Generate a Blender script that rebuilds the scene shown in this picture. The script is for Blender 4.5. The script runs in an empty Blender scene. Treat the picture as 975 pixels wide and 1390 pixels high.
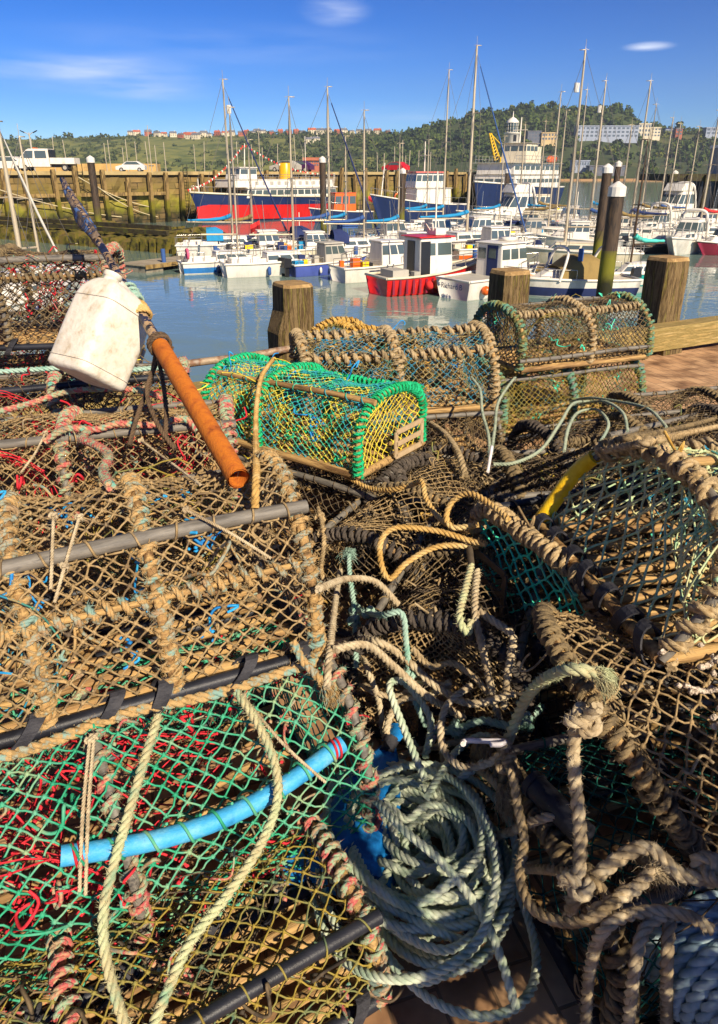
import bpy, math, random
import numpy as np
PI=math.pi; rad=math.radians
rng=np.random.default_rng(7); random.seed(7)
S=bpy.context.scene; COL=S.collection
# ---------------------------------------------------------------- viewpoint maths
H=1.5; F=976.; U0=487.5; V0=650.; PITCH=math.atan(414/976)
CP,SP=math.cos(PITCH),math.sin(PITCH)
WZ=-3.4
def ray(u,v):
    x=(u-U0)/F; y=-(v-V0)/F
    return (x,CP+y*SP,-SP+y*CP)
def PZ(u,v,z):
    d=ray(u,v); t=(z-H)/d[2]; return np.array((d[0]*t,d[1]*t,z))
def PY(u,v,Y):
    d=ray(u,v); t=Y/d[1]; return np.array((d[0]*t,Y,H+d[2]*t))
def PD(u,v,D):
    d=ray(u,v); return np.array((d[0]*D,d[1]*D,H+d[2]*D))
# ---------------------------------------------------------------- mesh builder
class MB:
    def __init__(s): s.V=[]; s.Q=[]; s.T=[]; s.mq=[]; s.mt=[]; s.n=0; s.P=[]; s.mp=[]
    def add(s,V,Q=None,T=None,m=0,P=None):
        V=np.asarray(V,float).reshape(-1,3)
        if Q is not None and len(Q):
            Q=np.asarray(Q,int).reshape(-1,4); s.Q.append(Q+s.n); s.mq.append(np.full(len(Q),m))
        if T is not None and len(T):
            T=np.asarray(T,int).reshape(-1,3); s.T.append(T+s.n); s.mt.append(np.full(len(T),m))
        if P is not None:
            for p in P: s.P.append([i+s.n for i in p]); s.mp.append(m)
        s.V.append(V); s.n+=len(V); return s
    def build(s,name,mats,parent=None,smooth=True,loc=None):
        if not isinstance(mats,(list,tuple)): mats=[mats]
        me=bpy.data.meshes.new(name)
        V=np.concatenate(s.V) if s.V else np.zeros((0,3))
        Q=np.concatenate(s.Q) if s.Q else np.zeros((0,4),int)
        T=np.concatenate(s.T) if s.T else np.zeros((0,3),int)
        mi=([np.concatenate(s.mq)] if s.mq else [])+([np.concatenate(s.mt)] if s.mt else [])
        pl=[len(p) for p in s.P]
        loops=np.concatenate([Q.ravel(),T.ravel()]+[np.array(p) for p in s.P]).astype(int)
        tot=np.concatenate([np.full(len(Q),4),np.full(len(T),3),np.array(pl,int)]).astype(int)
        mi=np.concatenate(mi+[np.array(s.mp,int)]).astype(int)
        st=np.concatenate([[0],np.cumsum(tot)[:-1]]).astype(int)
        me.vertices.add(len(V)); me.vertices.foreach_set('co',V.ravel())
        me.loops.add(len(loops)); me.loops.foreach_set('vertex_index',loops)
        me.polygons.add(len(tot)); me.polygons.foreach_set('loop_start',st); me.polygons.foreach_set('loop_total',tot)
        me.polygons.foreach_set('material_index',mi)
        me.polygons.foreach_set('use_smooth',np.full(len(tot),smooth))
        for m in mats: me.materials.append(m)
        me.update(calc_edges=True); me.validate()
        o=bpy.data.objects.new(name,me); COL.objects.link(o)
        if parent is not None: o.parent=parent
        if loc is not None: o.location=loc
        return o
def nrm(a): return a/np.maximum(np.linalg.norm(a,axis=-1,keepdims=True),1e-9)
def frames(P):
    P=np.asarray(P,float); T=np.gradient(P,axis=0); T=nrm(T)
    t=T[0]; ref=(0,0,1) if abs(t[2])<.9 else (1,0,0)
    n=np.cross(t,ref); n/=np.linalg.norm(n)
    N=np.empty_like(P); nx,ny,nz=n
    for i,(a,b,c) in enumerate(T.tolist()):
        d=nx*a+ny*b+nz*c; nx-=d*a; ny-=d*b; nz-=d*c
        l=math.sqrt(nx*nx+ny*ny+nz*nz) or 1e-9; nx/=l; ny/=l; nz/=l
        N[i]=(nx,ny,nz)
    return T,N,np.cross(T,N)
def ringfaces(M,k,off=0,closed=False):
    i=np.arange(M if closed else M-1)[:,None]; j=np.arange(k)[None,:]
    a=(i%M)*k+j; b=(i%M)*k+(j+1)%k; c=((i+1)%M)*k+(j+1)%k; d=((i+1)%M)*k+j
    return np.stack([a,d,c,b],-1).reshape(-1,4)+off
def tube(mb,P,r,k=6,m=0,caps=True,closed=False,fr=None,flat=1.0):
    P=np.asarray(P,float)
    T,N,B=fr if fr is not None else frames(P)
    M=len(P); r=np.broadcast_to(np.asarray(r,float),(M,))
    a=np.arange(k)*2*PI/k
    V=P[:,None]+r[:,None,None]*(np.cos(a)[None,:,None]*N[:,None]+flat*np.sin(a)[None,:,None]*B[:,None])
    mb.add(V.reshape(-1,3),ringfaces(M,k,0,closed),m=m)
    if caps and not closed:
        mb.add(V[0],P=[list(range(k))],m=m); mb.add(V[-1],P=[list(range(k))[::-1]],m=m)
def batch(mb,P,r,k=4,m=0):
    # K paths of M points each
    P=np.asarray(P,float); K,M,_=P.shape
    if K==0: return
    T=nrm(P[:,-1]-P[:,0]); ref=np.where(np.abs(T[:,2:3])<.8,np.array([[0,0,1.]]),np.array([[1.,0,0]]))
    N=nrm(np.cross(T,ref)); B=np.cross(T,N)
    a=np.arange(k)*2*PI/k+.4
    ring=np.cos(a)[None,:,None]*N[:,None]+np.sin(a)[None,:,None]*B[:,None]   # K,k,3
    rr=np.broadcast_to(np.asarray(r,float),(M,)) if np.ndim(r)<2 else r
    V=P[:,:,None]+(rr[None,:,None,None] if np.ndim(rr)==1 else rr[:,:,None,None])*ring[:,None]
    f=ringfaces(M,k)
    Q=(f[None]+(np.arange(K)*M*k)[:,None,None]).reshape(-1,4)
    mb.add(V.reshape(-1,3),Q,m=m)
OCT=np.array([(1,0,0),(-1,0,0),(0,1,0),(0,-1,0),(0,0,1),(0,0,-1)],float)
OCF=np.array([(0,2,4),(2,1,4),(1,3,4),(3,0,4),(2,0,5),(1,2,5),(3,1,5),(0,3,5)])
def knots(mb,C,r,m=0):
    C=np.asarray(C,float); K=len(C)
    if not K: return
    s=r*(.75+.6*rng.random((K,1,3)))
    mb.add((C[:,None]+OCT[None]*s).reshape(-1,3),T=(OCF[None]+(np.arange(K)*6)[:,None,None]).reshape(-1,3),m=m)
def spline(pts,step=.01,closed=False):
    p=np.asarray(pts,float); n=len(p); out=[]
    for i in range(n if closed else n-1):
        if closed: a,b,c,d=p[(i-1)%n],p[i],p[(i+1)%n],p[(i+2)%n]
        else: a,b,c,d=p[max(i-1,0)],p[i],p[i+1],p[min(i+2,n-1)]
        k=max(2,int(np.linalg.norm(c-b)/step)+1); t=np.linspace(0,1,k,endpoint=False)[:,None]
        out.append(.5*((2*b)+(-a+c)*t+(2*a-5*b+4*c-d)*t*t+(-a+3*b-3*c+d)*t**3))
    if not closed: out.append(p[-1:])
    return np.concatenate(out)
def resample(P,step):
    d=np.concatenate([[0],np.cumsum(np.linalg.norm(np.diff(P,axis=0),axis=1))])
    n=max(3,int(d[-1]/step)+1); s=np.linspace(0,d[-1],n)
    return np.stack([np.interp(s,d,P[:,i]) for i in range(3)],1),s
def fuzz(mb,P,N,B,r,n,ln=.012,w=.0007,m=0,T=None):
    # short loose fibres standing off a rope
    M=len(P); i=rng.integers(0,M,n); a=rng.random(n)*2*PI
    d=np.cos(a)[:,None]*N[i]+np.sin(a)[:,None]*B[i]
    base=P[i]+d*r*.95
    dirn=nrm(d+rng.normal(0,.75,(n,3)))*(ln*(.4+rng.random((n,1))))
    side=nrm(np.cross(dirn,rng.normal(0,1,(n,3))))*w
    V=np.stack([base-side,base+side,base+dirn],1).reshape(-1,3)
    mb.add(V,T=np.arange(3*n).reshape(-1,3),m=m)
def rope3(mb,P,r,m=0,k=5,pitch=None,fz=0,step=None,fl=.012):
    pitch=pitch or r*5.4
    P,s=resample(np.asarray(P,float),step or pitch/8)
    T,N,B=frames(P)
    for j in range(3):
        ph=2*PI*s/pitch+2*PI*j/3
        C=P+.46*r*(np.cos(ph)[:,None]*N+np.sin(ph)[:,None]*B)
        tube(mb,C,.60*r,k,m,fr=(T,N,B))
    if fz: fuzz(mb,P,N,B,r,int(fz*s[-1]),fl,.0006,m)
    return P
def wrap(mb,P,core,rr,pitch,m=0,m2=None,k=4,fz=0,gap=0,seed=0):
    # rope wound round a bar that follows P
    P,s=resample(np.asarray(P,float),pitch/11)
    T,N,B=frames(P)
    jit=np.interp(s,np.arange(0,s[-1]+.2,.06),np.random.default_rng(seed).normal(0,.35,len(np.arange(0,s[-1]+.2,.06))))
    ph=2*PI*s/pitch+jit*2.2+.9*np.sin(s*23+seed)
    R=core*.9+rr*(.75+.22*np.sin(s*47+seed)+.2*np.abs(np.sin(s*11+seed*3)))
    C=P+R[:,None] *(np.cos(ph)[:,None]*N+np.sin(ph)[:,None]*B) if np.ndim(R) else P
    rope3(mb,C,rr,m,k,fz=fz,pitch=rr*7,step=rr*.95)
def box(mb,x0,x1,y0,y1,z0,z1,m=0):
    V=[(x,y,z) for x in(x0,x1) for y in(y0,y1) for z in(z0,z1)]
    mb.add(V,[(0,1,3,2),(4,6,7,5),(0,4,5,1),(2,3,7,6),(0,2,6,4),(1,5,7,3)],m=m); return mb
def hexa(mb,V,m=0):   # 8 verts: bottom 4 ccw, top 4 ccw
    mb.add(V,[(3,2,1,0),(4,5,6,7),(0,1,5,4),(1,2,6,5),(2,3,7,6),(3,0,4,7)],m=m); return mb
def panel(mb,q,t=.01,m=0):   # a thin solid panel on a quad (4 pts, ccw seen from outside)
    q=np.asarray(q,float); n=np.cross(q[1]-q[0],q[3]-q[0]); n/=np.linalg.norm(n)
    hexa(mb,np.concatenate([q-n*.002,q+n*t]),m); return mb
def cyl(mb,c,r0,r1,h,k=12,m=0,caps=True):
    tube(mb,[c,(c[0],c[1],c[2]+h)],[r0,r1],k,m,caps)
def ribbon(mb,P,Wd,w,t=.003,m=0):
    P=np.asarray(P,float); Wd=nrm(np.broadcast_to(np.asarray(Wd,float),P.shape)); T=nrm(np.gradient(P,axis=0)); N=np.cross(T,Wd)
    V=np.stack([P-Wd*w/2-N*t/2,P+Wd*w/2-N*t/2,P+Wd*w/2+N*t/2,P-Wd*w/2+N*t/2],1)
    mb.add(V.reshape(-1,3),ringfaces(len(P),4),m=m)
    mb.add(V[0],P=[[0,1,2,3]],m=m); mb.add(V[-1],P=[[3,2,1,0]],m=m)
def tag(o,label=None,cat=None,group=None,kind=None):
    if label: o['label']=label
    if cat: o['category']=cat
    if group: o['group']=group
    if kind: o['kind']=kind
    return o
def empty(name,loc,yaw=0,tilt=(0,0)):
    o=bpy.data.objects.new(name,None); COL.objects.link(o); o.location=loc; o.rotation_euler=(rad(tilt[0]),rad(tilt[1]),rad(yaw)); o.empty_display_size=.2; return o
def copy_tree(o,parent=None):
    kids=list(o.children); c=o.copy(); COL.objects.link(c); c.parent=parent
    for ch in kids: copy_tree(ch,c)
    return c
# ---------------------------------------------------------------- materials
def hexc(h): 
    h=h.lstrip('#'); c=[int(h[i:i+2],16)/255 for i in(0,2,4)]
    return tuple((x/12.92 if x<=.04045 else ((x+.055)/1.055)**2.4) for x in c)
MATS={}
def mat(name,cols,scale=8.,rough=.8,bump=0.,bscale=200.,metal=0.,spec=.3,detail=4.,lo=.35,hi=.65,hard=False,stretch=(1,1,1),coord='Object',trans=0.,coat=0):
    """principled material whose base colour runs through cols by a noise"""
    if name in MATS: return MATS[name]
    m=bpy.data.materials.new(name); m.use_nodes=True; nt=m.node_tree; N=nt.nodes; L=nt.links
    b=N['Principled BSDF']; b.inputs['Roughness'].default_value=rough; b.inputs['Metallic'].default_value=metal
    b.inputs['Specular IOR Level'].default_value=spec
    if coat: b.inputs['Coat Weight'].default_value=coat
    cols=[hexc(c) if isinstance(c,str) else c for c in cols]
    tc=N.new('ShaderNodeTexCoord'); mp=N.new('ShaderNodeMapping'); mp.inputs['Scale'].default_value=stretch
    L.new(tc.outputs[coord],mp.inputs['Vector'])
    if len(cols)>1:
        n=N.new('ShaderNodeTexNoise'); n.inputs['Scale'].default_value=scale; n.inputs['Detail'].default_value=detail; n.inputs['Roughness'].default_value=.65
        L.new(mp.outputs[0],n.inputs['Vector'])
        r=N.new('ShaderNodeValToRGB'); L.new(n.outputs['Fac'],r.inputs['Fac'])
        if hard: r.color_ramp.interpolation='CONSTANT'
        e=r.color_ramp.elements
        while len(e)<len(cols): e.new(.5)
        for i,c in enumerate(cols):
            e[i].position=lo+(hi-lo)*i/(len(cols)-(0 if hard else 1)); e[i].color=(*c,1)
        L.new(r.outputs[0],b.inputs['Base Color'])
    else: b.inputs['Base Color'].default_value=(*cols[0],1)
    if bump:
        n2=N.new('ShaderNodeTexNoise'); n2.inputs['Scale'].default_value=bscale; n2.inputs['Detail'].default_value=3
        L.new(mp.outputs[0],n2.inputs['Vector'])
        bp=N.new('ShaderNodeBump'); bp.inputs['Strength'].default_value=bump; bp.inputs['Distance'].default_value=.01
        L.new(n2.outputs['Fac'],bp.inputs['Height']); L.new(bp.outputs[0],b.inputs['Normal'])
    if trans: b.inputs['Transmission Weight'].default_value=trans
    MATS[name]=m; return m
# twines and ropes
M_brown=mat('brown twine',['#6d5b44','#8a7450','#a88f66','#5d5040'],18,.85,.3,600)
M_dark=mat('tarred dark twine',['#3a332b','#574a3b','#86724f','#40382f'],14,.85,.3,600)
M_black=mat('black netting twine',['#2c2823','#443b31','#6b5b43','#302b26'],14,.8,.2,600)
M_green=mat('green twine',['#1f7f5c','#2f9c74','#5aa283','#8aa57c'],9,.7,.2,600)
M_grnyel=mat('mended green yellow twine',['#27a582','#2b93a3','#3fae8c','#c9bd4a','#2aa57c'],7,.7,.2,600,hard=True,lo=.36,hi=.66)
M_yellow=mat('yellow twine',['#c9b32c','#e2cf49','#b7a33a'],12,.7,.2,600)
M_teal=mat('teal twine',['#35c4a0','#4bdab4','#72cdb0'],9,.7,.2,600)
M_pale=mat('pale green twine',['#a9b583','#cfc592','#9ec79f','#c2b27a'],5,.8,.25,600)
M_mixed=mat('faded mixed twine',['#3f7f74','#8d7f57','#2d7f9a','#a08d5c','#5a4f3d'],10,.8,.25,600,hard=True,lo=.34,hi=.66)
M_olive=mat('olive yellow twine',['#6f6230','#9a8436','#7d7a45','#4d6a55'],9,.8,.25,600)
M_red=mat('red twine',['#b01f2c','#d8303c','#8e1b28'],16,.7,.2,600)
M_blue=mat('blue twine',['#1a70b5','#2590d0','#3aa9d8'],16,.65,.2,600)
M_darkteal=mat('dark teal twine',['#12483f','#1d6a5c','#20403a'],10,.7,.2,600)
# wound rope
W_tan=mat('old tan rope',['#867354','#b09468','#cdb488','#9c8562','#b8a27c'],22,.95,.6,900)
W_patch=mat('tan rope with turquoise patches',['#8fb0a4','#b89c6c','#cda870','#a38657','#a3ad9c','#b39670'],16,.95,.6,900,lo=.38,hi=.62)
W_green=mat('bright green rope',['#0a8a55','#10b06d','#27c88a','#0d9a62'],20,.85,.5,900)
W_dark=mat('dirty dark rope',['#574b3a','#7a6a50','#94805d','#635642'],18,.95,.6,900)
W_char=mat('charcoal rope',['#433d37','#5a5149','#72675a'],18,.95,.6,900)
W_gold=mat('golden weathered rope',['#a07a34','#c99b45','#dcb565','#8d6c35'],20,.95,.6,900)
W_mix=mat('rope with mixed red and turquoise',['#6fb3a0','#c9a87f','#c8555a','#9fbf9a','#b89270','#7a8c80'],13,.95,.6,900,lo=.36,hi=.64)
W_greytan=mat('grey tan rope',['#8c7a5c','#a8926c','#c1ab85','#9a8560'],20,.95,.6,900)
W_olive=mat('olive turquoise rope',['#6b6a3e','#8a8a55','#5f9a86','#97854f'],12,.95,.6,900)
R_coil=mat('grey green laid rope',['#93a88f','#b4c2a8','#cfd4ba','#a3b499'],14,.8,.4,900)
R_pale=mat('pale green laid rope',['#a9b487','#c4c79b','#bdb187','#8fae8c'],10,.9,.5,900)
R_tan=mat('sandy laid rope',['#98866a','#b6a382','#cdbd9c','#a69476'],14,.9,.5,900)
R_gold=mat('sunbleached golden rope',['#b48f4e','#cfa864','#d9bd83'],14,.9,.5,900)
R_grey=mat('grey green thin rope',['#7f8c7a','#a3ab93','#90a08f'],14,.85,.4,900)
R_teal=mat('pale turquoise rope',['#86a99a','#a5bfae','#7fae9a'],14,.85,.4,900)
R_blueg=mat('pale blue laid rope',['#94b3bd','#b4cbd0','#a0bcc4'],12,.85,.4,900)
R_brown=mat('dark brown rope',['#51402f','#6d5842','#3f342a'],18,.9,.5,900)
# hard things
M_tube=mat('grey plastic pipe',['#56524c','#6b665e','#7a746a','#4a4743'],9,.55,.15,300,spec=.4,stretch=(1,6,6))
M_blackpipe=mat('black plastic pipe',['#15161c','#22242c','#2e2f36'],9,.45,.1,300)
M_bluepipe=mat('blue water pipe',['#2a80b4','#3a98cc','#3f9fd0','#5fa9cc','#2f7fae'],17,.55,.2,120,detail=7,lo=.3,hi=.70)
M_yellpipe=mat('yellow plastic pipe',['#dcae14','#ecc426','#d4a312'],14,.45,.15,160)
M_wood=mat('wet wooden slats',['#5a4428','#94734a','#b8965f','#6b5032'],7,.75,.4,120,stretch=(.35,4,4))
M_rubber=mat('black rubber strap',['#1d1d22','#2d2d33','#3b3a3e'],20,.7,.3,160)
M_hatch=mat('brown plastic hatch',['#4b4238','#5d5244'],20,.6)
M_hatchp=mat('pale tan plastic hatch',['#a88f6c','#bda582'],20,.6)
M_white=mat('scuffed white plastic',['#a5906c','#cfc5b2','#ded7c8','#d2c7b2','#9c8460'],11,.5,.2,60,detail=7,lo=.3,hi=.72)
M_hook=mat('pale plastic toggle',['#c8c4c8','#d8d2d6','#b8aea0'],30,.4)
M_barn=mat('barnacle crust',['#b7a691','#d6c6b2','#8f7d69','#e0d4c4'],70,.95,1.,160)
M_weed=mat('dried weed and grime',['#2b241a','#4d3f28','#6f5a35','#241f18'],40,.95,.8,200)
M_rust=mat('orange rusted steel tube',['#7a3c18','#b4601f','#c4701f','#a9581e','#6b3517'],16,.8,.35,220,detail=8,lo=.28,hi=.72,stretch=(1,1,.5))
def ring(n,r,c=(0,0,0)): 
    a=np.linspace(0,2*PI,n,endpoint=False); return np.stack([c[0]+r*np.cos(a),c[1]+r*np.sin(a),np.full(n,c[2])],1)
# ---------------------------------------------------------------- lobster pots
POTG='lobster pots stacked along the quay'
def diamond(Sf,nu,nv,jit=.12,keep=None,seed=0,sag=.0,seg=3):
    """diamond lattice on surface Sf(U,V)->xyz, U,V in 0..1; returns strands (K,seg,3) and knots"""
    r=np.random.default_rng(seed)
    I,J=np.meshgrid(np.arange(nu+1),np.arange(nv+1),indexing='ij')
    ju=r.normal(0,jit,I.shape); jv=r.normal(0,jit,I.shape)
    ju[0]=ju[-1]=0; jv[:,0]=jv[:,-1]=0
    U=np.clip((I+ju)/nu,0,1); Vv=np.clip((J+jv)/nv,0,1)
    ok=((I+J)%2==0)
    A=[];Bv=[]
    for di,dj in((1,1),(1,-1)):
        i,j=I[:-1],J[:-1]; m=ok[:-1]&(j+dj>=0)&(j+dj<=nv)
        ii,jj=i[m],j[m]
        if keep is not None:
            mm=r.random(len(ii))<keep; ii,jj=ii[mm],jj[mm]
        A.append(np.stack([U[ii,jj],Vv[ii,jj]],1)); Bv.append(np.stack([U[ii+di,jj+dj],Vv[ii+di,jj+dj]],1))
    A=np.concatenate(A);Bv=np.concatenate(Bv)
    t=np.linspace(0,1,seg)[None,:,None]
    W=A[:,None]*(1-t)+Bv[:,None]*t
    P=Sf(W[...,0],W[...,1])
    P=P+r.normal(0,.0016,P.shape)*(np.sin(PI*t))
    K=Sf(U[ok],Vv[ok])
    return P,K
class Prof:
    def __init__(s,W,h,z0,e=2.3,n=80):
        a=np.linspace(PI,0,40); cs,sn=np.cos(a),np.sin(a)
        y=W/2*np.sign(cs)*np.abs(cs)**(2/e); z=z0+(h-z0)*np.abs(sn)**(2/e)
        p=np.concatenate([[[-W/2,0]],np.stack([y,z],1),[[W/2,0]]])
        d=np.concatenate([[0],np.cumsum(np.linalg.norm(np.diff(p,axis=0),axis=1))])
        s.len=d[-1]; s.d=d/d[-1]; s.p=p; s.W,s.h,s.z0,s.e=W,h,z0,e
    def at(s,v): return np.interp(v,s.d,s.p[:,0]),np.interp(v,s.d,s.p[:,1])
    def half(s,z):
        q=np.clip((z-s.z0)/(s.h-s.z0),0,1); return s.W/2*(1-q**s.e)**(1/s.e)
PROX=[]
def pot(label,loc,yaw,L=.9,W=.55,h=.4,z0=.15,e=2.2,tilt=(0,0),net=M_brown,mesh=.045,nr=.0019,endnet=None,endmesh=None,
        wrapm=W_tan,rr=.010,pitch=.032,bows=(-.5,-.02,.5),rails=((.3,M_tube,.013),(.7,M_tube,.012)),railwrap=None,toprail=None,
        straps=5,strapends=0,slats=7,slat=M_wood,funnel=None,baserope=None,fz=260,seed=1,clutter=(),wgap=0,keep=None,bcore=.011,lean=0,wr={},k=4):
    PROX.append((loc,yaw,tilt,L,W,h,z0,e,lean)); R=random.Random(seed); root=empty('lobster_pot',loc,yaw,tilt); tag(root,label,'lobster pot',POTG)
    pf=Prof(W,h,z0,e); endnet=endnet or net; endmesh=(endmesh or mesh)*.88; mesh*=.84; rr*=.88; pitch*=.92
    bx=[b*L for b in bows]
    # slatted base
    b=MB()
    for i in range(slats):
        y=-W/2+.03+(W-.06)*i/(slats-1); x=np.linspace(-L/2,L/2,9)
        P=np.stack([x,y+np.array([R.gauss(0,.004) for _ in x]),.012+np.array([R.gauss(0,.003) for _ in x])],1)
        tube(b,P,[.010+R.random()*.004]*9,6,0)
    for x in(-L/2+.02,-.0,L/2-.02): tube(b,[(x,-W/2,.0),(x,W/2,.0)],.012,6,0)
    b.build('slatted_base',slat,root)
    b=MB()
    cor=[(-L/2,-W/2),(L/2,-W/2),(L/2,W/2),(-L/2,W/2)]
    for i in range(4):
        p,q=cor[i],cor[(i+1)%4]; tube(b,[(p[0],p[1],.012),(q[0],q[1],.012)],.016,8,0)
    fr=b.build('base_frame',M_blackpipe if straps else M_wood,root)
    if baserope:
        b=MB(); x=np.linspace(-L/2,L/2,40); rope3(b,np.stack([x,-W/2-.022+.006*np.sin(x*13),.004+.006*np.sin(x*17+1)],1),.013,0,5,fz=fz*.6)
        b.build('edge_rope',baserope,root)
    # rubber straps round the base frame
    def strap(cx,cy,dx,dy,slope):
        b=MB(); a=np.linspace(-.5*PI,1.15*PI,16); rr_=.026
        # d=(dx,dy) outward; loop in plane outward/up, sheared along the edge
        ex,ey=-dy,dx
        P=np.stack([cx+dx*rr_*np.cos(a)+ex*slope*np.sin(a)*.03,cy+dy*rr_*np.cos(a)+ey*slope*np.sin(a)*.03,.014+rr_*1.5*np.sin(a)],1)
        ribbon(b,P,(ex,ey,0),.027+.006*R.random(),.005); b.build('rubber_strap',M_rubber,root,smooth=False)
    for i in range(straps):
        strap(-L/2+L*(i+.5+R.uniform(-.15,.15))/straps,-W/2,0,-1,R.uniform(.6,1.3))
    for i in range(strapends):
        strap(-L/2,-W/2+W*(i+.5)/strapends,-1,0,R.uniform(-.6,.6)); 
    # bows with wound rope
    v=np.linspace(0,1,60); yy,zz=pf.at(v)
    for bi,x in enumerate(bx):
        P=np.stack([np.full(60,x)+.006*np.sin(v*9+bi)+lean*zz,yy+.008*np.sin(v*7+bi*2+seed),zz+.01],1)
        b=MB(); tube(b,P,bcore,6); bo=b.build('bow',M_tube if seed%2 else M_wood,root)
        lo_,hi_=wr.get(bi,(0,60)); b=MB(); wrap(b,P[lo_:hi_],bcore,rr,pitch,0,seed=seed*7+bi,fz=fz,k=k); b.build('rope_wrapping',wrapm if not isinstance(wrapm,(list,tuple)) else wrapm[bi%len(wrapm)],bo)
    # rails
    for (s_,m_,r_) in rails:
        y,z=pf.at(s_); x=np.linspace(-L/2-.02,L/2+.02,12)
        P=np.stack([x+lean*z,np.full(12,y)-.012*np.sign(.5-s_),np.full(12,z)+.014+.006*np.sin(x*5)],1)
        b=MB(); tube(b,P,r_,10); ro=b.build('side_rail',m_,root)
        b=MB(); n=int(L/.075); q=[]
        for i in range(n):   # netting twine hitched round the rail, running on from loop to loop
            c=np.array([np.interp((i+.5)/n,np.linspace(0,1,12),P[:,k_]) for k_ in range(3)]); sl=R.choice((-1,1,2))*.003; jx=R.gauss(0,.006)
            a=np.linspace(0,2*PI*1.15,12); q.append(np.stack([c[0]+jx+(a-3)*sl,c[1]+(r_+nr)*np.cos(a),c[2]+(r_+nr)*np.sin(a)],1))
            if i<n-1: d_=L/n; q.append(np.stack([c[0]+jx+d_*np.array((.3,.5,.7)),np.full(3,c[1]+(r_+nr)*.8*np.sign(s_-.5)),np.full(3,c[2]-(r_+nr)*.7)],1))
        tube(b,np.concatenate(q),nr*1.15,4)
        b.build('twine_lashing',net,ro)
    if railwrap:
        for s_ in railwrap[0]:
            y,z=pf.at(s_); x=np.linspace(-L/2,L/2,20); P=np.stack([x+lean*z,np.full(20,y),np.full(20,z)-.03*np.sin(PI*(x/L+.5))*.3],1)
            b=MB(); tube(b,P,.008,5); ro=b.build('side_rail',M_wood,root)
            b=MB(); wrap(b,P,.010,railwrap[2] if len(railwrap)>2 else rr,railwrap[3] if len(railwrap)>3 else pitch,0,seed=seed+int(s_*99),fz=fz,k=k); b.build('rope_wrapping',railwrap[1],ro)
    # main netting over the bows
    def Sf(U,V):
        y,z=pf.at(V*.98+.01); x=(U-.5)*L
        d=np.min(np.abs(x[...,None]-np.array(bx)),axis=-1)/(L/2)
        s=1-.10*np.sin(np.clip(d*2,0,1)*PI/2)
        sg=.012*np.sin(U*17+seed)*np.sin(V*13+seed*2); return np.stack([x+lean*z,y*s*(1+sg*2),.012+z*(s*.6+.4)+sg],-1)
    P,K=diamond(Sf,int(2*L/mesh),int(2*pf.len/mesh),seed=seed,keep=keep)
    b=MB(); batch(b,P,nr,4); knots(b,K,nr*2.7)
    if fz>=300:   # loose fibres on the worn knots
        n_=7; base=np.repeat(K,n_,axis=0); q_=np.random.default_rng(seed+400); d_=q_.normal(0,1,base.shape)*np.array((1,1,.8)); d_=nrm(d_)*(.005+.011*q_.random((len(base),1))); sd=nrm(np.cross(d_,q_.normal(0,1,d_.shape)))*.0006
        b.add(np.stack([base-sd,base+sd,base+d_],1).reshape(-1,3),T=np.arange(3*len(base)).reshape(-1,3))
    b.build('netting',net,root)
    for sx in(-1,1):
        def Se(U,V,sx=sx):
            z=.01+V*(h-.015); y=(U-.5)*2*pf.half(z)
            bul=.03*np.sin(PI*U)*np.sin(PI*V)
            return np.stack([sx*(L/2-bul)+lean*z+.01*np.sin(U*9+seed)*np.sin(V*8),y,z],-1)
        P,K=diamond(Se,max(4,int(2*W/endmesh)),max(4,int(2*h/endmesh)),seed=seed+5*sx+9)
        b=MB(); batch(b,P,nr,4); knots(b,K,nr*2.6); b.build('end_netting',endnet,root)
    if funnel:
        for fi,(sx,sy) in enumerate(((-.25,-1),(.25,1),(.02,0))):
            def Sfn(U,V,sx=sx,sy=sy):
                a=U*2*PI; rr_=.15*(1-V)+.055; 
                if sy: c=np.stack([sx*L+rr_*np.cos(a),(sy*(W/2-.01)*(1-V)+0*a),h*.45+rr_*np.sin(a)*.9],-1)
                else: c=np.stack([(V-.5)*.5*L,.9*rr_*np.cos(a),h*.42+rr_*np.sin(a)],-1)
                return c
            P,K=diamond(Sfn,18,10,seed=seed+fi+30,jit=.25)
            b=MB(); batch(b,P,nr*.9,3); knots(b,K,nr*2.2); b.build('funnel_netting',funnel if not isinstance(funnel,(list,tuple)) else funnel[fi%len(funnel)],root)
    for ci,(m_,n_) in enumerate(clutter):     # loose ends of twine caught in the netting
        b=MB(); r=np.random.default_rng(seed+ci+77)
        for i in range(n_):
            u,v_=r.random(),.06+.88*r.random(); c=Sf(np.array([u]),np.array([v_]))[0]*np.array([1,.93,.93])
            q=[c]
            for _ in range(5): q.append(q[-1]+r.normal(0,.020,3))
            tube(b,spline(q,.008),.0022+.002*r.random(),4)
            knots(b,c+r.normal(0,.008,(3,3)),.006)
        lt=b.build('loose_twine',m_,root); lt['kind']='stuff'
    return root
def FR(u,v,z,yaw,L,W):   # root location from the picture position of the near right base corner
    f=PZ(u,v,z); a=rad(yaw); return (f[0]-math.cos(a)*L/2-math.sin(a)*W/2,f[1]-math.sin(a)*L/2+math.cos(a)*W/2,z)
def LEFT(u0,v0,u1,v1,z,L,z2=None):   # root location and yaw, W from the two base corners of a left end: rear, front
    a=PZ(u0,v0,z); b=PZ(u1,v1,z if z2 is None else z2); d=b-a; W=np.linalg.norm(d[:2]); yaw=math.degrees(math.atan2(d[0],-d[1])); m=(a+b)/2
    return (m[0]+math.cos(rad(yaw))*L/2,m[1]+math.sin(rad(yaw))*L/2,z),yaw,W
POTS=True
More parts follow.
